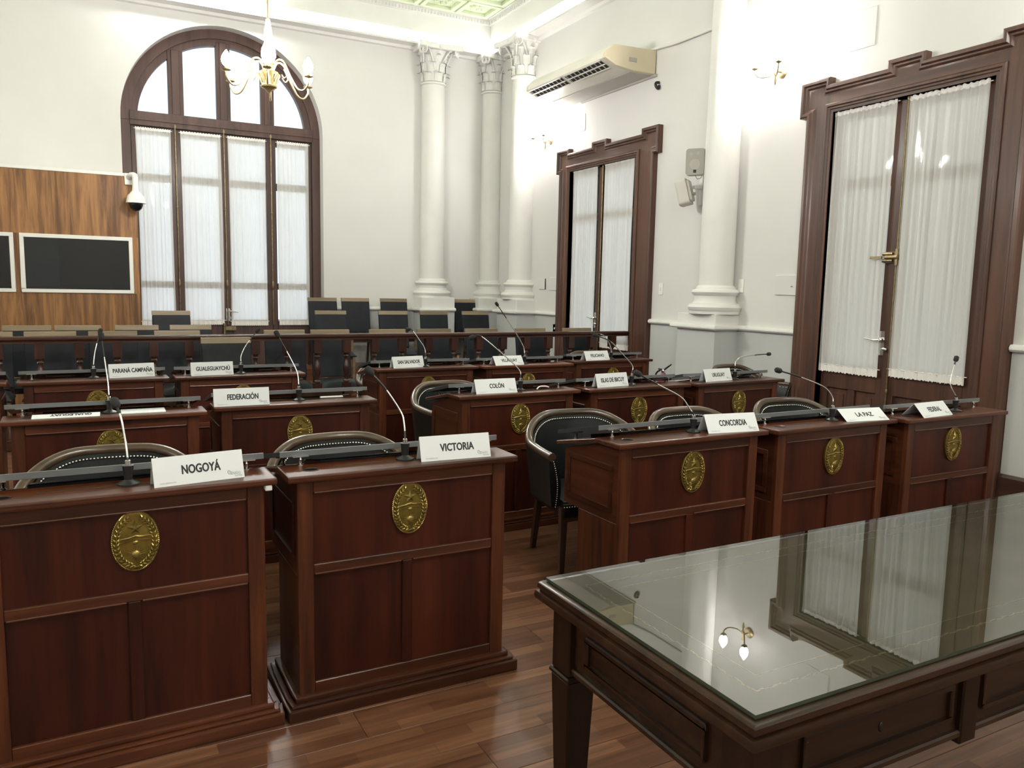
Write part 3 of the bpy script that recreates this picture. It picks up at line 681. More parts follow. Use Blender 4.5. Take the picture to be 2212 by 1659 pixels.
def embolden(me, d):
    bm = bmesh.new(); bm.from_mesh(me); base = bm.faces[:] 
    for k, (dx, dy) in enumerate(((d, 0), (-d, 0), (0, d*.8), (0, -d*.8))):
        g_ = bmesh.ops.duplicate(bm, geom=base)
        bmesh.ops.translate(bm, verts=[v for v in g_['geom'] if isinstance(v, bmesh.types.BMVert)], vec=(dx, dy, -.00003*(k+1)))
    bm.to_mesh(me); bm.free()
# ------------------------------------------------------------------ name cards
LOGO = {}
def small_prints():
    if not LOGO:
        a = text_mesh('VICEGOBERNACIÓN', .0042, .052); a.materials.append(M['ink2']); LOGO['a'] = a
        b = text_mesh('SENADO', .0085, .036); b.materials.append(M['ink2']); LOGO['b'] = b
        c = text_mesh('Entre Ríos', .0055, .024); c.materials.append(M['ink2']); LOGO['c'] = c
        g = G()
        for i in range(3):
            t = [(.006*math.cos(2*PI*k/16)*(1-.18*i)-.002*i, .0065*math.sin(2*PI*k/16)*(1-.1*i)+.002*i, 0) for k in range(16)]
            g.tube([Vector(p) for p in t], .0003, 4, closed=True)
        LOGO['d'] = g.mesh('logo_swirl', 'ink2')
    return LOGO
TL = {'NOGOYÁ': .115, 'VICTORIA': .130, 'CONCORDIA': .145, 'LA PAZ': .105, 'FEDERAL': .115, 'FEDERACIÓN': .150, 'COLÓN': .095, 'ISLAS DE IBICUY': .200, 'URUGUAY': .125, 'PARANÁ CAMPAÑA': .235, 'GUALEGUAYCHÚ': .215, 'SAN SALVADOR': .195, 'VILLAGUAY': .150, 'FELICIANO': .150, 'GUALEGUAY': .165}
def tent(nm, bl, br, ay, lift=0.0, flat=False):
    z = .9205+lift; a, b = atz(*bl, z), atz(*br, z)
    if flat: z = .9205; a, b = atz(*bl, z), atz(*br, z)
    _, dx0, dy0, da = next(d for d in DESKS if d[0] == nm); da = math.radians(da)
    yaw = da+max(-.15, min(.16, math.atan2(b.y-a.y, b.x-a.x)-da)); mid = (a+b)/2; Wd, Fc = .297, .099
    if not flat:
        ly = -(mid.x-dx0)*math.sin(da)+(mid.y-dy0)*math.cos(da); ov = .148*abs(math.sin(yaw-da))
        sh = max(ov+.004-ly, 0) or min(0, .168-ov-2.05*ay-ly); sh = max(sh, ov+.004-ly)
        mid += Vector((-math.sin(da), math.cos(da), 0))*sh
    lb = f'white folded name card lettered {nm} standing on a wooden desk'
    if flat: lb = f'white name card lettered {nm} lying upside down on a wooden desk'
    o = thing('name_card', lb, 'name card', (mid.x, mid.y, z), yaw, 'folded white name cards')
    th = .0007
    if flat:
        pr = [(0, 0), (0, th), (.055, .012), (.112, .004), (.112, .004-th), (.055, .012-th)]
        az = .012; ay_ = .055
    else:
        az = math.sqrt(Fc*Fc-ay*ay); by = ay*2.05
        pr = [(0, 0), (ay, az), (by, 0), (by-.001, 0), (ay, az-.0022), (.0012, 0)]
    G().prism(pr, 'x', -Wd/2, Wd/2).obj('card', 'paper', o)
    ang = math.atan2(az, ay) if not flat else math.atan2(az, ay_)
    Rm = Matrix.Rotation(ang, 4, 'X')
    def put(name, me, x, d, rot=0.0):
        q = link(name, me, o)
        q.matrix_local = Rm @ Matrix.Translation((x, d, .0006)) @ Matrix.Rotation(rot, 4, 'Z') if not flat else Rm @ Matrix.Translation((x, d, .0016)) @ Matrix.Rotation(rot, 4, 'Z')
        return q
    me = text_mesh(nm, .0265 if not flat else .024, TL[nm]*1.10, bold=.010); me.materials.append(M['ink']); embolden(me, .0010)
    L = small_prints()
    if flat:
        put('lettering', me, 0.02, .05, PI)
    else:
        put('lettering', me, .006, .036); put('small_print', L['a'], -.105, .0085); put('logo_lettering', L['b'], .118, .014); put('logo_caption', L['c'], .128, .0065); put('logo_swirl', L['d'], .099, .021)
    return o
for nm, bl, br, ay in (('NOGOYÁ', (332,1055), (530,1030), .030), ('VICTORIA', (912,998), (1059,986), .030), ('CONCORDIA', (1531,937), (1645.6,932), .048), ('LA PAZ', (1826,911.5), (1930,907.5), .080),
    ('FEDERAL', (1966,899), (2032.8,890.8), .066), ('FEDERACIÓN', (460.6,879.4), (584.3,873.2), .020), ('COLÓN', (1032.5,851.5), (1114.6,847.5), .040), ('ISLAS DE IBICUY', (1288,838), (1360.7,832.6), .030),
    ('URUGUAY', (1525.5,825), (1581.7,821), .035), ('PARANÁ CAMPAÑA', (235.4,817.3), (336,812.4), .025), ('GUALEGUAYCHÚ', (411,812.5), (507,808.6), .022), ('SAN SALVADOR', (849.8,795.8), (911.7,790.6), .035),
    ('VILLAGUAY', (1063.5,788.5), (1126.5,786), .060), ('FELICIANO', (1264.7,779.4), (1319.4,777), .045)): tent(nm, bl, br, ay)
tent('GUALEGUAY', (64,906), (219,898.5), .05, flat=True)
# ------------------------------------------------------------------ microphones
DK = {d[0]: d for d in DESKS}
def desk_point(nm, lx, ly, z=.92):
    _, x, y, a = DK[nm]; a = math.radians(a); return Vector((x+lx*math.cos(a)-ly*math.sin(a), y+lx*math.sin(a)+ly*math.cos(a), z))
def pix_x(p): v = p-CAM; return CX+F_PX*v.dot(R_)/v.dot(F_)
def on_ledge(nm, px, ly):   # the spot on the ledge of desk nm, ly behind its front edge, that lies in picture column px
    a, b = .04, .89
    for _ in range(40):
        m = (a+b)/2
        if pix_x(desk_point(nm, m, ly)) < px: a = m
        else: b = m
    return desk_point(nm, a, ly)
def smooth_path(pts, m=6):
    P = [pts[0]] + pts + [pts[-1]]; out = []
    for i in range(1, len(P)-2):
        for k in range(m):
            t = k/m; a, b, c, d = P[i-1], P[i], P[i+1], P[i+2]
            out.append(.5*((2*b)+(c-a)*t+(2*a-5*b+4*c-d)*t*t+(3*b-a-3*c+d)*t**3))
    out.append(pts[-1]); return out
def mic(nm, base, path, lean):
    B = on_ledge(nm, base[0], .115); root = thing('gooseneck_microphone', f'black gooseneck microphone on the desk with the {nm} name card', 'microphone', B, 0, 'gooseneck microphones')
    G().lathe([(.036, 0.0005), (.036, .006), (.026, .011), (.017, .014), (.013, .018), (.013, .022), (.0175, .060), (.0185, .066), (.008, .067)], seg=20).obj('base_socket', 'black', root, smooth=40)
    top = Vector((0, 0, .064)); pts = [top, Vector((0, 0, .085))]; n = len(path)
    for i, (px, py) in enumerate(path):
        p = aty(px, py, B.y + lean*(i+1)/n) - B
        pts.append(p)
    sp = smooth_path(pts)
    L = len(sp); i0 = int(L*.30); i1 = int(L*.80)
    G().lathe([(.009, .066), (.009, .082), (.006, .084)], seg=12).obj('collar', 'chrome', root, smooth=40)
    G().tube(sp[:i0+1], .0042, 8).obj('flexible_neck', 'black', root, smooth=60)
    G().tube(sp[i0:i1+1], .0036, 8).obj('steel_stem', 'chrome', root, smooth=60)
    G().tube(sp[i1:], .0042, 8).obj('flexible_tip', 'black', root, smooth=60)
    d = (sp[-1]-sp[-3]).normalized(); e = sp[-1]
    G().tube([e-d*.004, e+d*.002, e+d*.010, e+d*.034, e+d*.041], [.0045, .010, .0145, .0145, .009], 12).obj('microphone_head', 'foam', root, smooth=50)
mic('NOGOYÁ', (278,1048), [(272,960), (262,905), (253,880)], .10)
mic('VICTORIA', (875,992), [(873,915), (866,890), (835,843), (806,810)], .10)
mic('CONCORDIA', (1497,934), [(1488,880), (1470,857), (1420,830), (1385,811)], .06)
mic('LA PAZ', (1797,904), [(1798,858), (1780,836), (1730,815), (1688,802)], .05)
mic('FEDERAL', (2063,879), [(2053,830), (2060,795), (2064,780)], .05)
mic('GUALEGUAY', (237,886), [(233,825), (228,790), (220,735)], .08)
mic('FEDERACIÓN', (646,859), [(642,805), (628,775), (602,728)], .08)
mic('COLÓN', (1124,836), [(1121,798), (1085,764), (1040,727), (1026,726)], .05)
mic('ISLAS DE IBICUY', (1364,826), [(1366,790), (1345,765), (1319,738), (1292,726)], .05)
mic('URUGUAY', (1587,812), [(1589,783), (1600,772), (1630,767), (1657,765)], .04)
mic('PARANÁ CAMPAÑA', (203,811), [(204,768), (207,752), (215,722)], .08)
mic('GUALEGUAYCHÚ', (521,805), [(521,768), (532,745), (553,718)], .08)
mic('SAN SALVADOR', (919,788), [(917,752), (905,733), (892,715), (887,712)], .05)
mic('VILLAGUAY', (1133,783), [(1129,745), (1104,703), (1076,661)], .05)
mic('FELICIANO', (1320,774), [(1316,742), (1303,724), (1285,721)], .05)
# ================================================================== BARREL CHAIRS of the senators
def make_barrel():
    t = thing('barrel_chair', '', 'chair', group='black leather barrel chairs')
    # origin at the floor, centre of the seat; the sitter faces -y
    def plan(s):   # s in [-1,1] from one arm front to the other round the back
        A = 1.95*s
        if abs(A) <= PI/2: return (.352*math.sin(A), .05+.26*math.cos(A))
        d = abs(A)-PI/2
        return (math.copysign(.352-.02*d, A), .05-.80*d)
    def rz(s):
        k = abs(s); return .838-.150*(1-math.cos(min(1, max(0, (k-.18)/.80))*PI))/2
    Nn = 44
    rail = [Vector((*plan(-1+2*i/Nn), rz(-1+2*i/Nn))) for i in range(Nn+1)]
    G().tube(rail, [.024]*(Nn+1), 10).obj('top_rail', 'chair_wood', t, smooth=60)
    # upholstered shell
    def shell(off):
        def P(u, v):
            s = -1+2*u; x, y = plan(s); nx, ny = x/.352, (y-.05)/.26
            if abs(1.95*s) > PI/2: nx, ny = math.copysign(1, s), 0
            L = math.hypot(nx, ny) or 1
            zt = rz(s)-.012; z = .40+(zt-.40)*v
            bul = .018*math.sin(PI*v) if off < 0 else 0
            tp = .90+.10*v
            return (x*tp+nx/L*(off-bul), (y-.05)*tp+.05+ny/L*(off-bul), z)
        return P
    g = G().grid(shell(-.026), 44, 8).grid(shell(.020), 44, 8)
    # close the front edges of the arms
    for u in (0, 1):
        a = [shell(-.026)(u, j/8) for j in range(9)]; b = [shell(.020)(u, j/8) for j in range(9)]
        g.add(a+b, [(j, j+1, 10+j, 9+j) for j in range(8)])
    g.obj('leather_shell', 'leather', t, smooth=60)
    nl = G()
    for i in range(84):
        s = -1+2*(i+.5)/84; p = shell(-.034)(( s+1)/2, 1.0); nl.ell((p[0], p[1], rz(s)-.030), .0058, .0058, .0058, 6, 4)
    for u in (0, 1):
        for j in range(22):
            p = shell(-.004)(u, j/22); nl.ell((p[0], p[1]-.003, p[2]), .004, .004, .004, 6, 4)
    for i in range(36): nl.ell((-.27+.54*i/35, -.268, .405), .004, .004, .004, 6, 4)
    nl.obj('nail_heads', 'nail', t, smooth=60)['kind'] = 'stuff'
    G().box(-.275, -.265, .34, .275, .22, .425).obj('seat_frame', 'leather', t, bev=.008)
    def cush(u, v):
        x, y = -.27+.54*u, -.26+.47*v; return (x, y, .425+.055*(math.sin(PI*min(max(u, .02), .98))**.4)*(math.sin(PI*min(max(v, .02), .98))**.4))
    G().grid(cush, 14, 14).obj('seat_cushion', 'leather', t, smooth=60)
    for sx in (-1, 1):
        G().add(*frust(sx*.262, -.235, .022, .022, .40, sx*.272, -.25, .014, .014, 0)).obj('front_leg', 'chair_dark', t, bev=.003)
        G().add(*frust(sx*.215, .225, .022, .022, .40, sx*.235, .275, .015, .015, 0)).obj('rear_leg', 'chair_dark', t, bev=.003)
    return t
def frust(x0, y0, a0, b0, z0, x1, y1, a1, b1, z1):
    vs = [(x0-a0,y0-b0,z0),(x0+a0,y0-b0,z0),(x0+a0,y0+b0,z0),(x0-a0,y0+b0,z0),(x1-a1,y1-b1,z1),(x1+a1,y1-b1,z1),(x1+a1,y1+b1,z1),(x1-a1,y1+b1,z1)]
    return vs, [(0,3,2,1),(4,5,6,7),(0,1,5,4),(1,2,6,5),(2,3,7,6),(3,0,4,7)]
bc = make_barrel()
CH = [('NOGOYÁ', .03, 3.62, -4), ('VICTORIA', 1.03, 3.55, 3), ('CONCORDIA', 2.545, 3.80, -8), ('LA PAZ', 3.30, 3.62, 0), ('FEDERAL', 4.28, 3.72, -5), ('COLÓN', 2.44, 5.42, 6), ('URUGUAY', 5.80, 5.84, 8), ('SAN SALVADOR', 2.48, 6.98, 0), ('FELICIANO', 5.25, 7.72, -8)]
for i, (nm, x, y, a) in enumerate(CH):
    lb = f'black leather barrel chair with wooden rail and nail heads, behind the {nm} desk'
    if i == 0: bc['label'] = lb; bc.location = (x, y, 0); bc.rotation_euler = (0, 0, math.radians(a))
    else: dup(bc, lb, (x, y, 0), math.radians(a))
# ================================================================== BALUSTRADE
bal = thing('balustrade', 'dark wooden balustrade with turned balusters in front of the audience chairs', 'balustrade', (0, 8.55, 0))
G().prism([(-.055, 1.0), (-.055, 1.012), (-.042, 1.022), (-.06, 1.035), (-.06, 1.052), (-.05, 1.062), (.05, 1.062), (.06, 1.052), (.06, 1.035), (.042, 1.022), (.055, 1.012), (.055, 1.0)], 'x', XL+.02, 6.255).obj('handrail', 'rail', bal, smooth=30)
G().box(XL+.02, -.06, .0, 6.255, .06, .10).obj('bottom_rail', 'rail', bal, bev=.006)
bp_ = [(.040, .86), (.034, .85), (.028, .845), (.022, .83), (.024, .825), (.030, .815), (.022, .80), (.019, .785), (.024, .76), (.033, .72), (.037, .68), (.034, .64), (.026, .60), (.021, .57), (.024, .555), (.036, .548), (.038, .535), (.026, .525), (.038, .515)]
bm_ = G().box(-.042, -.042, .855, .042, .042, 1.002).lathe(bp_[::-1], seg=14).box(-.042, -.042, .095, .042, .042, .52).mesh('baluster', 'rail_v', smooth=35)
k = 0
for i in range(-13, 20):
    x = .17+.3253*i
    if x < 6.27 and x > XL+.1: link('baluster', bm_, bal, (x if x < 6.2 else 6.205, 0, 0))
# ================================================================== AUDIENCE CHAIRS
def make_aud():
    t = thing('audience_chair', '', 'chair')
    # origin at the floor below the top of the back; sitter faces -y
    def bk(z): return .0-.10*(1.07-z)/.6
    def slab(x, z0, z1, f, bk_): 
        return [( -x, bk(z0)+f, z0), (x, bk(z0)+f, z0), (x, bk(z1)+f, z1), (-x, bk(z1)+f, z1), (-x, bk(z0)+bk_, z0), (x, bk(z0)+bk_, z0), (x, bk(z1)+bk_, z1), (-x, bk(z1)+bk_, z1)]
    FQ = [(0,3,2,1),(4,5,6,7),(0,1,5,4),(1,2,6,5),(2,3,7,6),(3,0,4,7)]
    G().add(slab(.23, 1.012, 1.07, -.022, .022), FQ).obj('top_rail', 'aud_wood', t, bev=.004)
    G().add(slab(.228, .52, 1.013, -.030, .020), FQ).obj('back_panel', 'leather_b', t, bev=.014, seg=3)
    for s in (-1, 1):
        G().add(*frust(s*.205, bk(.52), .018, .018, .55, s*.21, .02, .016, .016, 0)).obj('rear_leg', 'chair_dark', t, bev=.003)
        G().add(*frust(s*.20, -.50, .02, .02, .44, s*.20, -.50, .014, .014, 0)).obj('front_leg', 'aud_wood', t, bev=.003)
        G().box(s*.20-.012, -.49, .385, s*.20+.012, -.09, .435).obj('side_rail', 'chair_dark', t, bev=.003)
    G().box(-.20, -.515, .385, .20, -.485, .435).obj('front_rail', 'chair_dark', t, bev=.003)
    def cush(u, v):
        x, y = -.235+.47*u, -.535+.455*v; e = (max(0, math.sin(PI*u))**.3)*(max(0, math.sin(PI*v))**.3)
        return (x, y, .44+.095*e)
    G().grid(cush, 12, 12).box(-.235, -.535, .43, .235, -.08, .445).obj('seat_cushion', 'leather_b', t, smooth=60)
    return t
aud = make_aud(); used = [False]
def seat(x1, x2, y, Y, z, label, group):
    a, b = aty(x1, y, Y), aty(x2, y, Y); x = (a.x+b.x)/2
    if not used[0]:
        used[0] = True; tag(aud, label, 'chair', group); aud.location = (x, Y, z); return aud
    return dup(aud, label, (x, Y, z), 0, group)
LA = 'black leather chair with pale wooden top rail directly behind the balustrade'
for x1, x2, y in ((-70,4,717), (50,165,716), (188,298,716), (332,432,715), (570,657,714), (672,752,712), (797,875,712), (900,972,711), (1005,1072,709), (1113,1176,707), (1214,1277,707)): seat(x1, x2, y, 9.22, 0, LA, 'audience chairs behind the balustrade')
LB = 'black leather chair with pale wooden top rail in the row before the wooden booth'
for x1, x2 in ((4,111), (118,217), (247,342), (366,456)): seat(x1, x2, 703, 10.02, .02, LB, 'audience chairs before the booth')
seat(327, 411, 671, 11.1, .15, 'black leather chair standing before the curtains of the arched window', 'audience chairs on the first tier')
LC = 'black leather chair in the row on the lower tier before the columns'
for x1, x2 in ((680,747), (817,879), (905,967), (995,1057), (1107,1168)): seat(x1, x2, 671, 11.45, .15, LC, 'audience chairs on the first tier')
LD = 'black leather chair on the upper tier set against the back wall'
for x1, x2 in ((664,727), (736,797), (821,878), (903,958), (978,1031)): seat(x1, x2, 643, 12.50, .32, LD, 'audience chairs along the back wall')
o = seat(433, 541, 727, 8.02, 0, 'black leather chair with pale wooden top rail standing in front of the balustrade', None)
if 'group' in o: del o['group']
# ================================================================== TABLE
TX0, TX1, TY0, TY1, TZ = 1.005, 3.62, .946, 1.743, .837
tb = thing('library_table', 'long dark wooden table with leather inlay under a sheet of glass', 'table', (TX0, TY0, 0))
TM = Matrix.Translation((-TX0, -TY0, 0))
def trim_ring(x0, y0, x1, y1, prof):
    g = G(); n = len(prof); vs = []
    for d, z in prof: vs += [(x0+d, y0+d, z), (x1-d, y0+d, z), (x1-d, y1-d, z), (x0+d, y1-d, z)]
    return g.add(vs, [(j*4+i, j*4+(i+1) % 4, (j+1)*4+(i+1) % 4, (j+1)*4+i) for j in range(n-1) for i in range(4)] + [(0,3,2,1), tuple((n-1)*4+i for i in range(4))])
trim_ring(TX0, TY0, TX1, TY1, [(.030, .772), (.012, .775), (.002, .783), (0, .793), (.003, .803), (.011, .806), (.006, .812), (.007, .824), (.014, .830), (.022, .8315)]).xf(TM).obj('table_top', 'table', tb, smooth=30)
G().box(TX0+.03, TY0+.03, .8312, TX1-.03, TY1-.03, .8322).xf(TM).obj('leather_inlay', 'inlay', tb)
for d, w_ in ((.098, .006), (.145, .0025)):
    a, b, c, e = TX0+d, TY0+d, TX1-d, TY1-d; g = G()
    z0, z1 = .8320, .8330
    if w_ > .005:   # wavy tooled line
        for (p, q) in (((a, b), (c, b)), ((c, b), (c, e)), ((c, e), (a, e)), ((a, e), (a, b))):
            L = math.hypot(q[0]-p[0], q[1]-p[1]); m = int(L/.012); ux, uy = (q[0]-p[0])/L, (q[1]-p[1])/L
            for i in range(m):
                s = (i+.5)/m*L; off = .0022*math.sin(i*1.7)
                g.box(p[0]+ux*s-.006*abs(ux)-.0022*abs(uy)+off*abs(uy), p[1]+uy*s-.006*abs(uy)-.0022*abs(ux)+off*abs(ux), z0, p[0]+ux*s+.006*abs(ux)+.0022*abs(uy)+off*abs(uy), p[1]+uy*s+.006*abs(uy)+.0022*abs(ux)+off*abs(ux), z1)
    else:
        g.box(a, b, z0, c, b+w_, z1).box(a, e-w_, z0, c, e, z1).box(a, b+w_, z0, a+w_, e-w_, z1).box(c-w_, b+w_, z0, c, e-w_, z1)
    g.xf(TM).obj('tooled_border', 'tooling', tb)
def frame_panel(x0, x1, z0, z1, fn):
    pass
ap = .058   # apron set back
ax0, ax1, ay0, ay1 = TX0+ap, TX1-ap, TY0+ap, TY1-ap
for (x0, y0, x1, y1, nm) in ((ax0, ay0, ax1, ay0+.03, 'apron'), (ax0, ay1-.03, ax1, ay1, 'apron'), (ax0, ay0+.03, ax0+.03, ay1-.03, 'apron'), (ax1-.03, ay0+.03, ax1, ay1-.03, 'apron')):
    G().box(x0, y0, .615, x1, y1, .773).xf(TM).obj(nm, 'table', tb, bev=.003)
def bead_frame(pts3, r):  # closed rectangular bead
    return G().tube([Vector(p) for p in pts3], r, 6, closed=True)
# end panel and drawers
def rect_bead(axis, pos, u0, u1, z0, z1, name):
    g = G(); w_ = .012
    def B(a, b, c, d):
        if axis == 'x': g.box(pos-.010, a, c, pos+.002, b, d)
        else: g.box(a, pos-.010, c, b, pos+.002, d)
    B(u0, u1, z0, z0+w_); B(u0, u1, z1-w_, z1); B(u0, u0+w_, z0+w_, z1-w_); B(u1-w_, u1, z0+w_, z1-w_)
    g.xf(TM).obj(name, 'table', tb, bev=.003)
rect_bead('x', ax0, ay0+.12, ay1-.12, .648, .735, 'end_panel_bead')
G().box(ax0-.012, ay0+.02, .607, ax0+.02, ay1-.02, .625).xf(TM).obj('apron_bead', 'table', tb, bev=.004)
G().box(ax0+.02, ay0-.012, .607, ax1-.02, ay0+.02, .625).xf(TM).obj('apron_bead', 'table', tb, bev=.004)
for k in range(4):
    u0 = ax0+.13+k*.585; 
    if u0+.50 > ax1: break
    rect_bead('y', ay0, u0, u0+.475, .652, .742, 'drawer_bead')
    G().ell((u0+.2375, ay0-.001, .697), .006, .003, .012, 10, 6).xf(TM).obj('keyhole', 'black', tb, smooth=60)
    if k: G().box(u0-.085, ay0-.014, .59, u0-.025, ay0+.03, .765).xf(TM).obj('divider_block', 'table_v', tb, bev=.004)
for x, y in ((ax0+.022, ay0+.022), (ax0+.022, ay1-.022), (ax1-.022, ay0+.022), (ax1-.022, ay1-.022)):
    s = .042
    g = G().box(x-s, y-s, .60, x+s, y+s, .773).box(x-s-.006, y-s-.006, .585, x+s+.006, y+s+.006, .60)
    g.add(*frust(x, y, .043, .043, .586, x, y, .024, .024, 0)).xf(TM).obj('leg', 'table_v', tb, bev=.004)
tgl = thing('table_glass', 'clear glass sheet lying on top of the long dark wooden table', 'glass sheet', (TX0+.022, TY0+.022, .8335))
GX, GY = TX1-TX0-.044, TY1-TY0-.044
G().add([(0,0,.008),(GX,0,.008),(GX,GY,.008),(0,GY,.008)], [(0,1,2,3)]).obj('glass_face', 'tglass', tgl)
G().add([(0,0,0),(GX,0,0),(GX,GY,0),(0,GY,0),(0,0,.008),(GX,0,.008),(GX,GY,.008),(0,GY,.008)], [(0,1,5,4),(1,2,6,5),(2,3,7,6),(3,0,4,7)]).obj('glass_edge', 'tedge', tgl)
# ================================================================== WOODEN BOOTH
BY = 11.3
bo = thing('wooden_booth', 'orange-brown veneered control booth with two white-framed windows', 'booth', (-1.3, BY, 0)); BMx = Matrix.Translation((1.3, -BY, 0))
def wallpiece(x0, x1, z0, z1, nm='veneer_panel'): G().box(x0, BY, z0, x1, BY+.05, z1).xf(BMx).obj(nm, 'booth', bo)
wallpiece(-3.2, .518, 2.145, 2.905); wallpiece(-3.2, .518, 0, 1.43)
wallpiece(-.845, -.785, 1.43, 2.145, 'veneer_post'); wallpiece(.45, .518, 1.43, 2.145, 'veneer_post'); wallpiece(-3.2, -2.10, 1.43, 2.145, 'veneer_post')
G().box(.47, BY+.05, 0, .518, YB-.02, 2.905).xf(BMx).obj('side_wall', 'booth', bo)
G().box(-3.2, BY-.012, 2.905, .53, YB-.02, 2.945).xf(BMx).obj('roof_trim', 'alu', bo, bev=.004)
for x0, x1 in ((-.785, .45), (-2.10, -.845)):
    w_ = link('booth_window', None, bo)
    g = G(); f = .045
    g.box(x0, BY-.02, 1.43, x1, BY+.03, 1.43+f).box(x0, BY-.02, 2.145-f, x1, BY+.03, 2.145).box(x0, BY-.02, 1.43+f, x0+f, BY+.03, 2.145-f).box(x1-f, BY-.02, 1.43+f, x1, BY+.03, 2.145-f)
    g.xf(BMx).obj('window_frame', 'alu', w_, bev=.005)
    G().box(x0+f, BY+.012, 1.43+f, x1-f, BY+.018, 2.145-f).xf(BMx).obj('pane', 'bpane', w_)
G().box(-3.2, YB-.5, 0, .47, YB-.45, 2.905).xf(BMx).obj('inner_wall', 'inner', bo)
G().box(-3.2, BY+.05, 1.0, .47, BY+.5, 1.5).xf(BMx).obj('inner_desk', 'screen', bo)
G().box(-.95, BY+.6, 1.5, -.40, BY+.63, 2.5).xf(BMx).obj('reflection_board', 'ext', bo)  # pale board added in place of a reflection in the booth glass
# dome camera
dc = thing('dome_camera', 'white hanging dome camera with dark lens bubble on the corner of the booth', 'camera', (.50, BY-.16, 2.60))
G().box(-.115, .13, .20, -.015, .148, .345).obj('wall_plate', 'white', dc, bev=.006)
G().tube(smooth_path([Vector((-.06, .14, .29)), Vector((-.04, .07, .315)), Vector((0, .01, .30)), Vector((0, 0, .21)), Vector((0, 0, .15))]), .036, 14).obj('bracket_arm', 'white', dc, smooth=60)
G().lathe([(.036, .16), (.04, .12), (.065, .09), (.095, .055), (.108, .01), (.112, -.02), (.116, -.026), (.116, -.034), (.08, -.036)], seg=28).obj('housing', 'white', dc, smooth=40)
G().lathe([(.083, -.034), (.082, -.06), (.066, -.10), (.035, -.128), (.001, -.135)], seg=24).obj('lens_bubble', 'screen', dc, smooth=60)
# ================================================================== AIR CONDITIONER
ac = thing('air_conditioner', 'long off-white ceiling-type air conditioner with dark louvres mounted on the right wall', 'air conditioner', (W-.004, 8.19, 4.28))
prof = [(-.645, .272), (0, .292), (-.012, 0), (-.345, 0), (-.60, .03), (-.765, .10), (-.76, .165)]
LA_ = 1.98
G().prism(prof, 'y', .05, LA_-.05).obj('casing', 'ac', ac, smooth=20, bev=.006)
for a, b in ((0, .05), (LA_-.05, LA_)): G().prism([(x*1.004, z*1.0+.0) for x, z in prof], 'y', a, b).obj('end_cap', 'ac_end', ac, bev=.015, seg=2)
def acp(x0, z0, x1, z1, t): return (x0+(x1-x0)*t, z0+(z1-z0)*t)
# louvre openings on the sloped nose between (-.765,.10) and (-.60,.03)
nrm = Vector((-(.10-.03), 0, -(.165))).normalized()
for y0, y1 in ((.13, .98), (1.05, 1.92)):
    lv = link('louvre', None, ac)
    q = []
    for t in (.06, .94):
        x, z = acp(-.765, .10, -.60, .03, t); q.append((x, z))
    d = nrm*.004
    G().add([(q[0][0]+d.x, y0, q[0][1]+d.z), (q[0][0]+d.x, y1, q[0][1]+d.z), (q[1][0]+d.x, y1, q[1][1]+d.z), (q[1][0]+d.x, y0, q[1][1]+d.z)], [(0,1,2,3)]).obj('slot_shade', 'dark', lv)  # dark sheet stands for the shade inside the louvre
    for t in (.06, .5, .94):
        x, z = acp(-.765, .10, -.60, .03, t); G().box(x-.012, y0, z-.014, x+.012, y1, z-.004).obj('blade', 'ac', lv, bev=.003)
    m = 9
    for i in range(m):
        y = y0+(i+.5)*(y1-y0)/m; a_ = acp(-.765, .10, -.60, .03, .1); b_ = acp(-.765, .10, -.60, .03, .9)
        G().tube([(a_[0], y, a_[1]-.008), (b_[0], y+.02, b_[1]-.008)], .006, 5).obj('vane', 'vane', lv)
G().box(-.36, .06, -.008, -.02, LA_-.06, .004).obj('intake_grille', 'vane', ac, bev=.003)
G().box(-.30, -.006, .10, -.42, .002, .15).obj('badge', 'vane', ac, bev=.004)
G().box(-.03, -.03, -.03, 0, LA_*.85, .0).obj('wall_bracket', 'vane', ac, bev=.003)
G().tube([(-.05, .05, .30), (-.02, -.4, .275), (-.02, -1.05, .27)], .018, 8).obj('pipe_cover', 'plaster', ac, smooth=60)
tag(G().tube(smooth_path([Vector((W-.005, 8.12, 4.17)), Vector((W-.05, 8.12, 4.16)), Vector((W-.06, 8.11, 4.12)), Vector((W-.03, 8.10, 4.09)), Vector((W-.02, 8.10, 4.13))]), .018, 8).obj('cable_loop', 'black', smooth=60), 'short black cable loop on the wall below the air conditioner', 'cable')
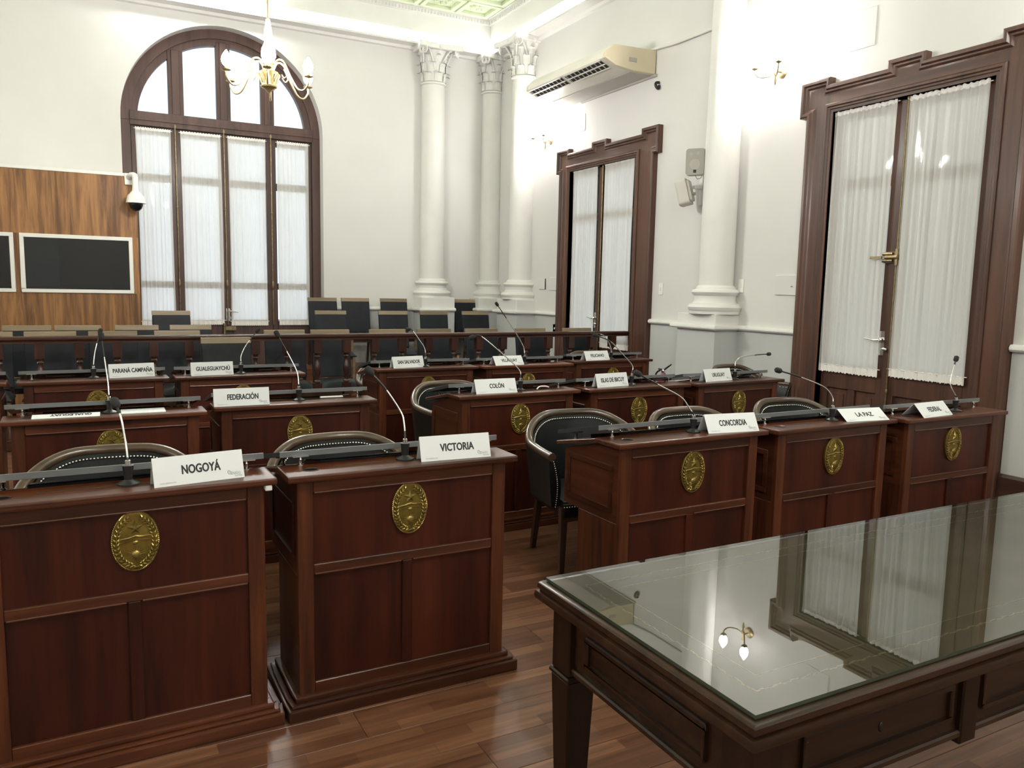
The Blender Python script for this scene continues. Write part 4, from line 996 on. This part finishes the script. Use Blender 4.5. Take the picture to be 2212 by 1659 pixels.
# ================================================================== SPEAKERS
def rrect(w, h, r_, m=5):
    out = []
    for cx, cz, a0 in ((w-r_, h-r_, 0), (-w+r_, h-r_, PI/2), (-w+r_, -h+r_, PI), (w-r_, -h+r_, 1.5*PI)):
        out += [(cx+r_*math.cos(a0+PI/2*i/m), cz+r_*math.sin(a0+PI/2*i/m)) for i in range(m+1)]
    return out
def speaker(label, loc, rot, face_mat, badge):
    t = thing('wall_speaker', label, 'speaker', loc, 0, None); t.rotation_euler = rot
    G().prism(rrect(.108, .148, .035), 'y', -.015, .10).prism(rrect(.085, .12, .03), 'y', .10, .13).obj('shell', 'spk_w', t, bev=.006, seg=2)
    G().prism(rrect(.105, .145, .034), 'y', -.03, -.014).obj('grille', face_mat, t, bev=.004)
    if badge:
        G().lathe([(.062, -.0315), (.058, -.033), (.001, -.033)], (0, 0, -.03), 24, 'y').obj('woofer_disc', 'vane', t)  # flat grey disc on the grille
        G().lathe([(.018, -.0315), (.001, -.0325)], (.03, 0, .09), 14, 'y').lathe([(.018, -.0315), (.001, -.0325)], (-.045, 0, .085), 14, 'y').obj('tweeter_disc', 'vane', t)  # two small flat grey discs
        G().box(-.016, -.034, -.118, .016, -.0305, -.086).obj('badge', 'black', t)
        G().tube([(.0, .0, -.145), (.02, .02, -.185), (.05, .04, -.18), (.07, .06, -.14)], .003, 6).obj('cable', 'black', t)
    G().tube([(0, .10, -.03), (.02, .16, -.05)], .018, 8).obj('swivel', 'vane', t)
    return t
speaker('grey speaker with black badge, the upper of two on the wall beside the column', (6.03, 7.06, 3.05), (math.radians(4), 0, math.radians(-52)), 'spk', True)
speaker('white tilted speaker seen from behind, the lower of two on the wall beside the column', (6.02, 7.28, 2.72), (math.radians(15), 0, math.radians(-142)), 'spk_w', False)
tag(G().box(W-.03, 7.20, 2.60, W, 7.26, 3.02).box(W-.14, 7.20, 2.78, W-.03, 7.25, 2.82).box(W-.14, 7.18, 3.05, W, 7.23, 3.09).obj('speaker_bracket', 'white', bev=.004), 'white steel bracket on the wall carrying the two speakers', 'bracket')
# ================================================================== small wall fittings on the right wall
def plate(name, label, cat, y0, y1, z0, z1, d=.012, mat='white', knob=False, dark=False):
    t = thing(name, label, cat, (W, (y0+y1)/2, z0)); h, w_ = z1-z0, (y1-y0)/2
    G().box(-d, -w_, 0, 0, w_, h).obj('cover', mat, t, bev=.003)
    if name == 'light_switch': G().box(-d-.006, -w_*.35, h*.36, -d, w_*.35, h*.64).obj('rocker', 'plaster', t, bev=.002)
    if name == 'power_socket': G().lathe([(.018, -d-.002), (.018, -d+.001)], (0, 0, h/2), 14, 'x').obj('socket_face', 'plaster', t)
    if knob: G().ell((-d-.008, -w_*.6, h*.45), .01, .01, .01, 8, 6).obj('knob', 'chrome', t, smooth=60)
    if dark: G().box(-d*.8, -w_-.012, .0, -.001, -w_, h).obj('gap_shade', 'dark', t)  # dark strip stands for the shade along the panel edge
    return t
plate('light_switch', 'white wall switch between the far double door and the column', 'switch', 7.87, 7.95, 1.555, 1.70)
plate('light_switch', 'white wall switch on the near side of the tall column', 'switch', 6.48, 6.56, 1.60, 1.75)
plate('access_panel', 'square white access panel with knob beside the near double door', 'access panel', 5.735, 6.02, 1.585, 1.79, .016, 'wall', True, True)
plate('access_panel', 'small ajar wall panel next to the column by the far double door', 'access panel', 10.80, 10.98, 1.59, 1.76, .016, 'wall', False, True)
plate('access_panel', 'ajar wall panel touching the frame of the far double door', 'access panel', 10.44, 10.66, 1.58, 1.78, .016, 'wall', False, True)
plate('power_socket', 'white wall socket under the chair rail beside the far double door', 'socket', 10.42, 10.52, .93, 1.06)
plate('blank_cover', 'flat blank cover painted like the wall above the near double door', 'cover plate', 5.02, 5.30, 3.84, 4.18, .006, 'wall')
plate('blank_cover', 'flat blank cover painted like the wall above the far double door', 'cover plate', 9.78, 10.04, 3.86, 4.10, .006, 'wall')
# fire extinguisher on its wall hook
fe = thing('fire_extinguisher', 'red fire extinguisher with black handle beside the FELICIANO desk', 'fire extinguisher', (6.06, 7.50, 0))
G().lathe([(.06, .0), (.068, .01), (.07, .05), (.07, .52), (.062, .57), (.03, .60), (.022, .62)], seg=20).obj('cylinder', 'red', fe, smooth=40)
G().lathe([(.022, .615), (.026, .64), (.02, .66)], seg=12).box(-.012, -.015, .65, .015, .09, .665).obj('valve', 'chrome', fe, smooth=40)
G().tube([(0, -.02, .66), (0, -.07, .69), (0, -.14, .73)], [.010, .011, .008], 8).obj('handle', 'black', fe, smooth=50)
G().tube(smooth_path([Vector((0, .05, .65)), Vector((-.02, .11, .60)), Vector((-.03, .12, .48)), Vector((-.02, .09, .36))]), .011, 8).obj('hose', 'black', fe, smooth=50)
# ================================================================== LAMPS
FL = [(.010, 0), (.030, .012), (.042, .034), (.046, .058), (.040, .085), (.026, .112), (.010, .135), (.002, .145)]
bulb_mesh = G().lathe(FL, seg=12).mesh('bulb', 'bulb', smooth=60)
def make_sconce(): 
    t = thing('wall_sconce', '', 'wall lamp', group='twin-arm wall sconces')
    # wall plane at x = 0, the room towards -x
    G().lathe([(.06, 0), (.06, -.012), (.045, -.022), (.02, -.03)], seg=20, ax='x').obj('backplate', 'brass', t, smooth=40)
    G().lathe([(.004, -.14), (.010, -.12), (.014, -.09), (.008, -.06), (.02, -.03), (.022, .0), (.010, .03), (.016, .05), (.004, .07)], (-.10, 0, 0), 14).tube([(-.02, 0, 0), (-.10, 0, 0)], .010, 8).obj('stem', 'brass', t, smooth=50)
    for s in (-1, 1):
        pts = smooth_path([Vector((-.10, 0, -.01)), Vector((-.14, s*.05, -.05)), Vector((-.20, s*.12, -.05)), Vector((-.23, s*.155, -.01)), Vector((-.23, s*.16, .03))])
        G().tube(pts, .007, 8).obj('arm', 'brass', t, smooth=60)
        G().lathe([(.006, .02), (.030, .032), (.034, .038), (.012, .042), (.014, .055)], (-.23, s*.16, 0), 14).obj('cup', 'brass', t, smooth=40)
        link('bulb', bulb_mesh, t, (-.23, s*.16, .052))
    return t
sc = make_sconce(); tag(sc, 'twin-arm brass wall sconce with lit bulbs between the column and the near double door'); sc.location = (W, 6.10, 3.84)
dup(sc, 'twin-arm brass wall sconce with lit bulbs under the air conditioner by the far double door', (W, 10.74, 3.86), 0)
dup(sc, 'added twin-arm brass wall sconce, out of view on the right wall past the near double door', (W, 2.6, 3.84), 0)  # unseen sconce added to help light the room
for y in (10.2, 6.1, 1.6): dup(sc, 'added twin-arm brass wall sconce, out of view on the wall opposite the double doors', (XL, y, 3.84), PI)  # unseen sconces added for more room light
for x in (-2.4, 1.2, 4.2): dup(sc, 'added twin-arm brass wall sconce, out of view on the wall behind the long table', (x, YF, 3.84), -PI/2)  # also unseen, added to light the desk fronts
def make_chandelier():
    t = thing('chandelier', '', 'chandelier', group='brass chandeliers')
    # origin at the underside of the crown
    G().lathe([(.012, -.05), (.035, -.02), (.075, 0), (.08, .012), (.066, .02), (.055, .06), (.068, .11), (.088, .14), (.07, .15), (.045, .16), (.05, .20), (.07, .215), (.06, .225), (.02, .23)], seg=24).obj('crown', 'lampbrass', t, smooth=40)
    lf = G()
    for i in range(10):
        a = 2*PI*i/10; c, s = math.cos(a), math.sin(a)
        lf.tube([(.058*c, .058*s, .02), (.072*c, .072*s, .07), (.10*c, .10*s, .12), (.115*c, .115*s, .11)], [.010, .016, .013, .004], 6)
    lf.obj('acanthus_leaves', 'lampbrass', t, smooth=60)
    G().lathe([(.022, .225), (.05, .245), (.068, .29), (.064, .345), (.04, .395), (.026, .45), (.034, .49), (.03, .54), (.016, .62)], seg=20).obj('glass_vase', 'bulb', t, smooth=60)
    G().tube([(0, 0, .60), (0, 0, 2.50)], .010, 8).lathe([(.07, 2.52), (.06, 2.47), (.02, 2.42)], seg=20).obj('stem', 'lampbrass', t, smooth=50)
    for i in range(6):
        a = 2*PI*i/6+.30; c, s = math.cos(a), math.sin(a)
        def q(r, z): return Vector((r*c, r*s, z))
        G().tube(smooth_path([q(.05, .17), q(.09, .24), q(.16, .23), q(.23, .09), q(.30, -.02), q(.37, -.04), q(.42, .02), q(.42, .07)]), .009, 8).tube(smooth_path([q(.16, .20), q(.20, .12), q(.17, .08), q(.14, .11)]), .006, 6).obj('arm', 'lampbrass', t, smooth=60)
        G().lathe([(.008, .065), (.040, .075), (.044, .082), (.014, .086), (.018, .11)], (.42*c, .42*s, 0), 16).obj('drip_cup', 'lampbrass', t, smooth=40)
        link('bulb', bulb_mesh, t, (.42*c, .42*s, .11))
    return t
chd = make_chandelier(); tag(chd, 'six-arm brass chandelier with lit flame bulbs hanging before the arched window'); chd.location = (1.55, 8.0, 3.46)
dup(chd, 'added six-arm brass chandelier with lit flame bulbs, out of view over the long table and first desks', (1.55, .8, 3.60), .2)  # second chandelier, unseen, added to light the near half of the room
# tube lamp added under the cornice to whiten the wall over the arch
fld = thing('added_tube_lamp', 'added bright white tube lamp, out of view under the cornice above the arched window', 'lamp', (1.55, YB-.34, 5.62))
G().lathe([(.022, -.95), (.022, .95)], seg=12, ax='x').obj('lit_tube', 'flood', fld, smooth=60)
for x in (-.97, .95): G().box(x, -.028, -.028, x+.02, .028, .03).box(x+.004, -.006, .0, x+.016, .13, .03).obj('end_holder', 'white', fld, bev=.003)
# ================================================================== papers and small things on the desks
tag(G().box(-.105, -.07, 0, .105, .07, .004).obj('paper_stack', 'paper'), 'small stack of white paper on the desk behind the GUALEGUAY card', 'paper').location = (.20, 4.49, .921)
tag(G().tube(smooth_path([Vector((0, 0, 0)), Vector((.03, .02, .012)), Vector((.08, .03, .012)), Vector((.12, .05, .002))]), .005, 6).obj('white_cable', 'white', smooth=60), 'short white cable on the ledge beside the COLÓN microphone', 'cable').location = (2.62, 4.57, .926)
tag(G().box(-.07, -.012, 0, .07, .012, .010).obj('pen_case', 'white', bev=.004), 'slim white pen case on the FEDERACIÓN desk ledge', 'pen case').location = (1.24, 4.66, .921)
tag(G().box(-.012, -.05, 0, .012, .05, .02).obj('white_bracket', 'white', bev=.003), 'small white plastic clip under the ledge end of the NOGOYÁ desk', 'clip').location = (.513, 2.82, .875)
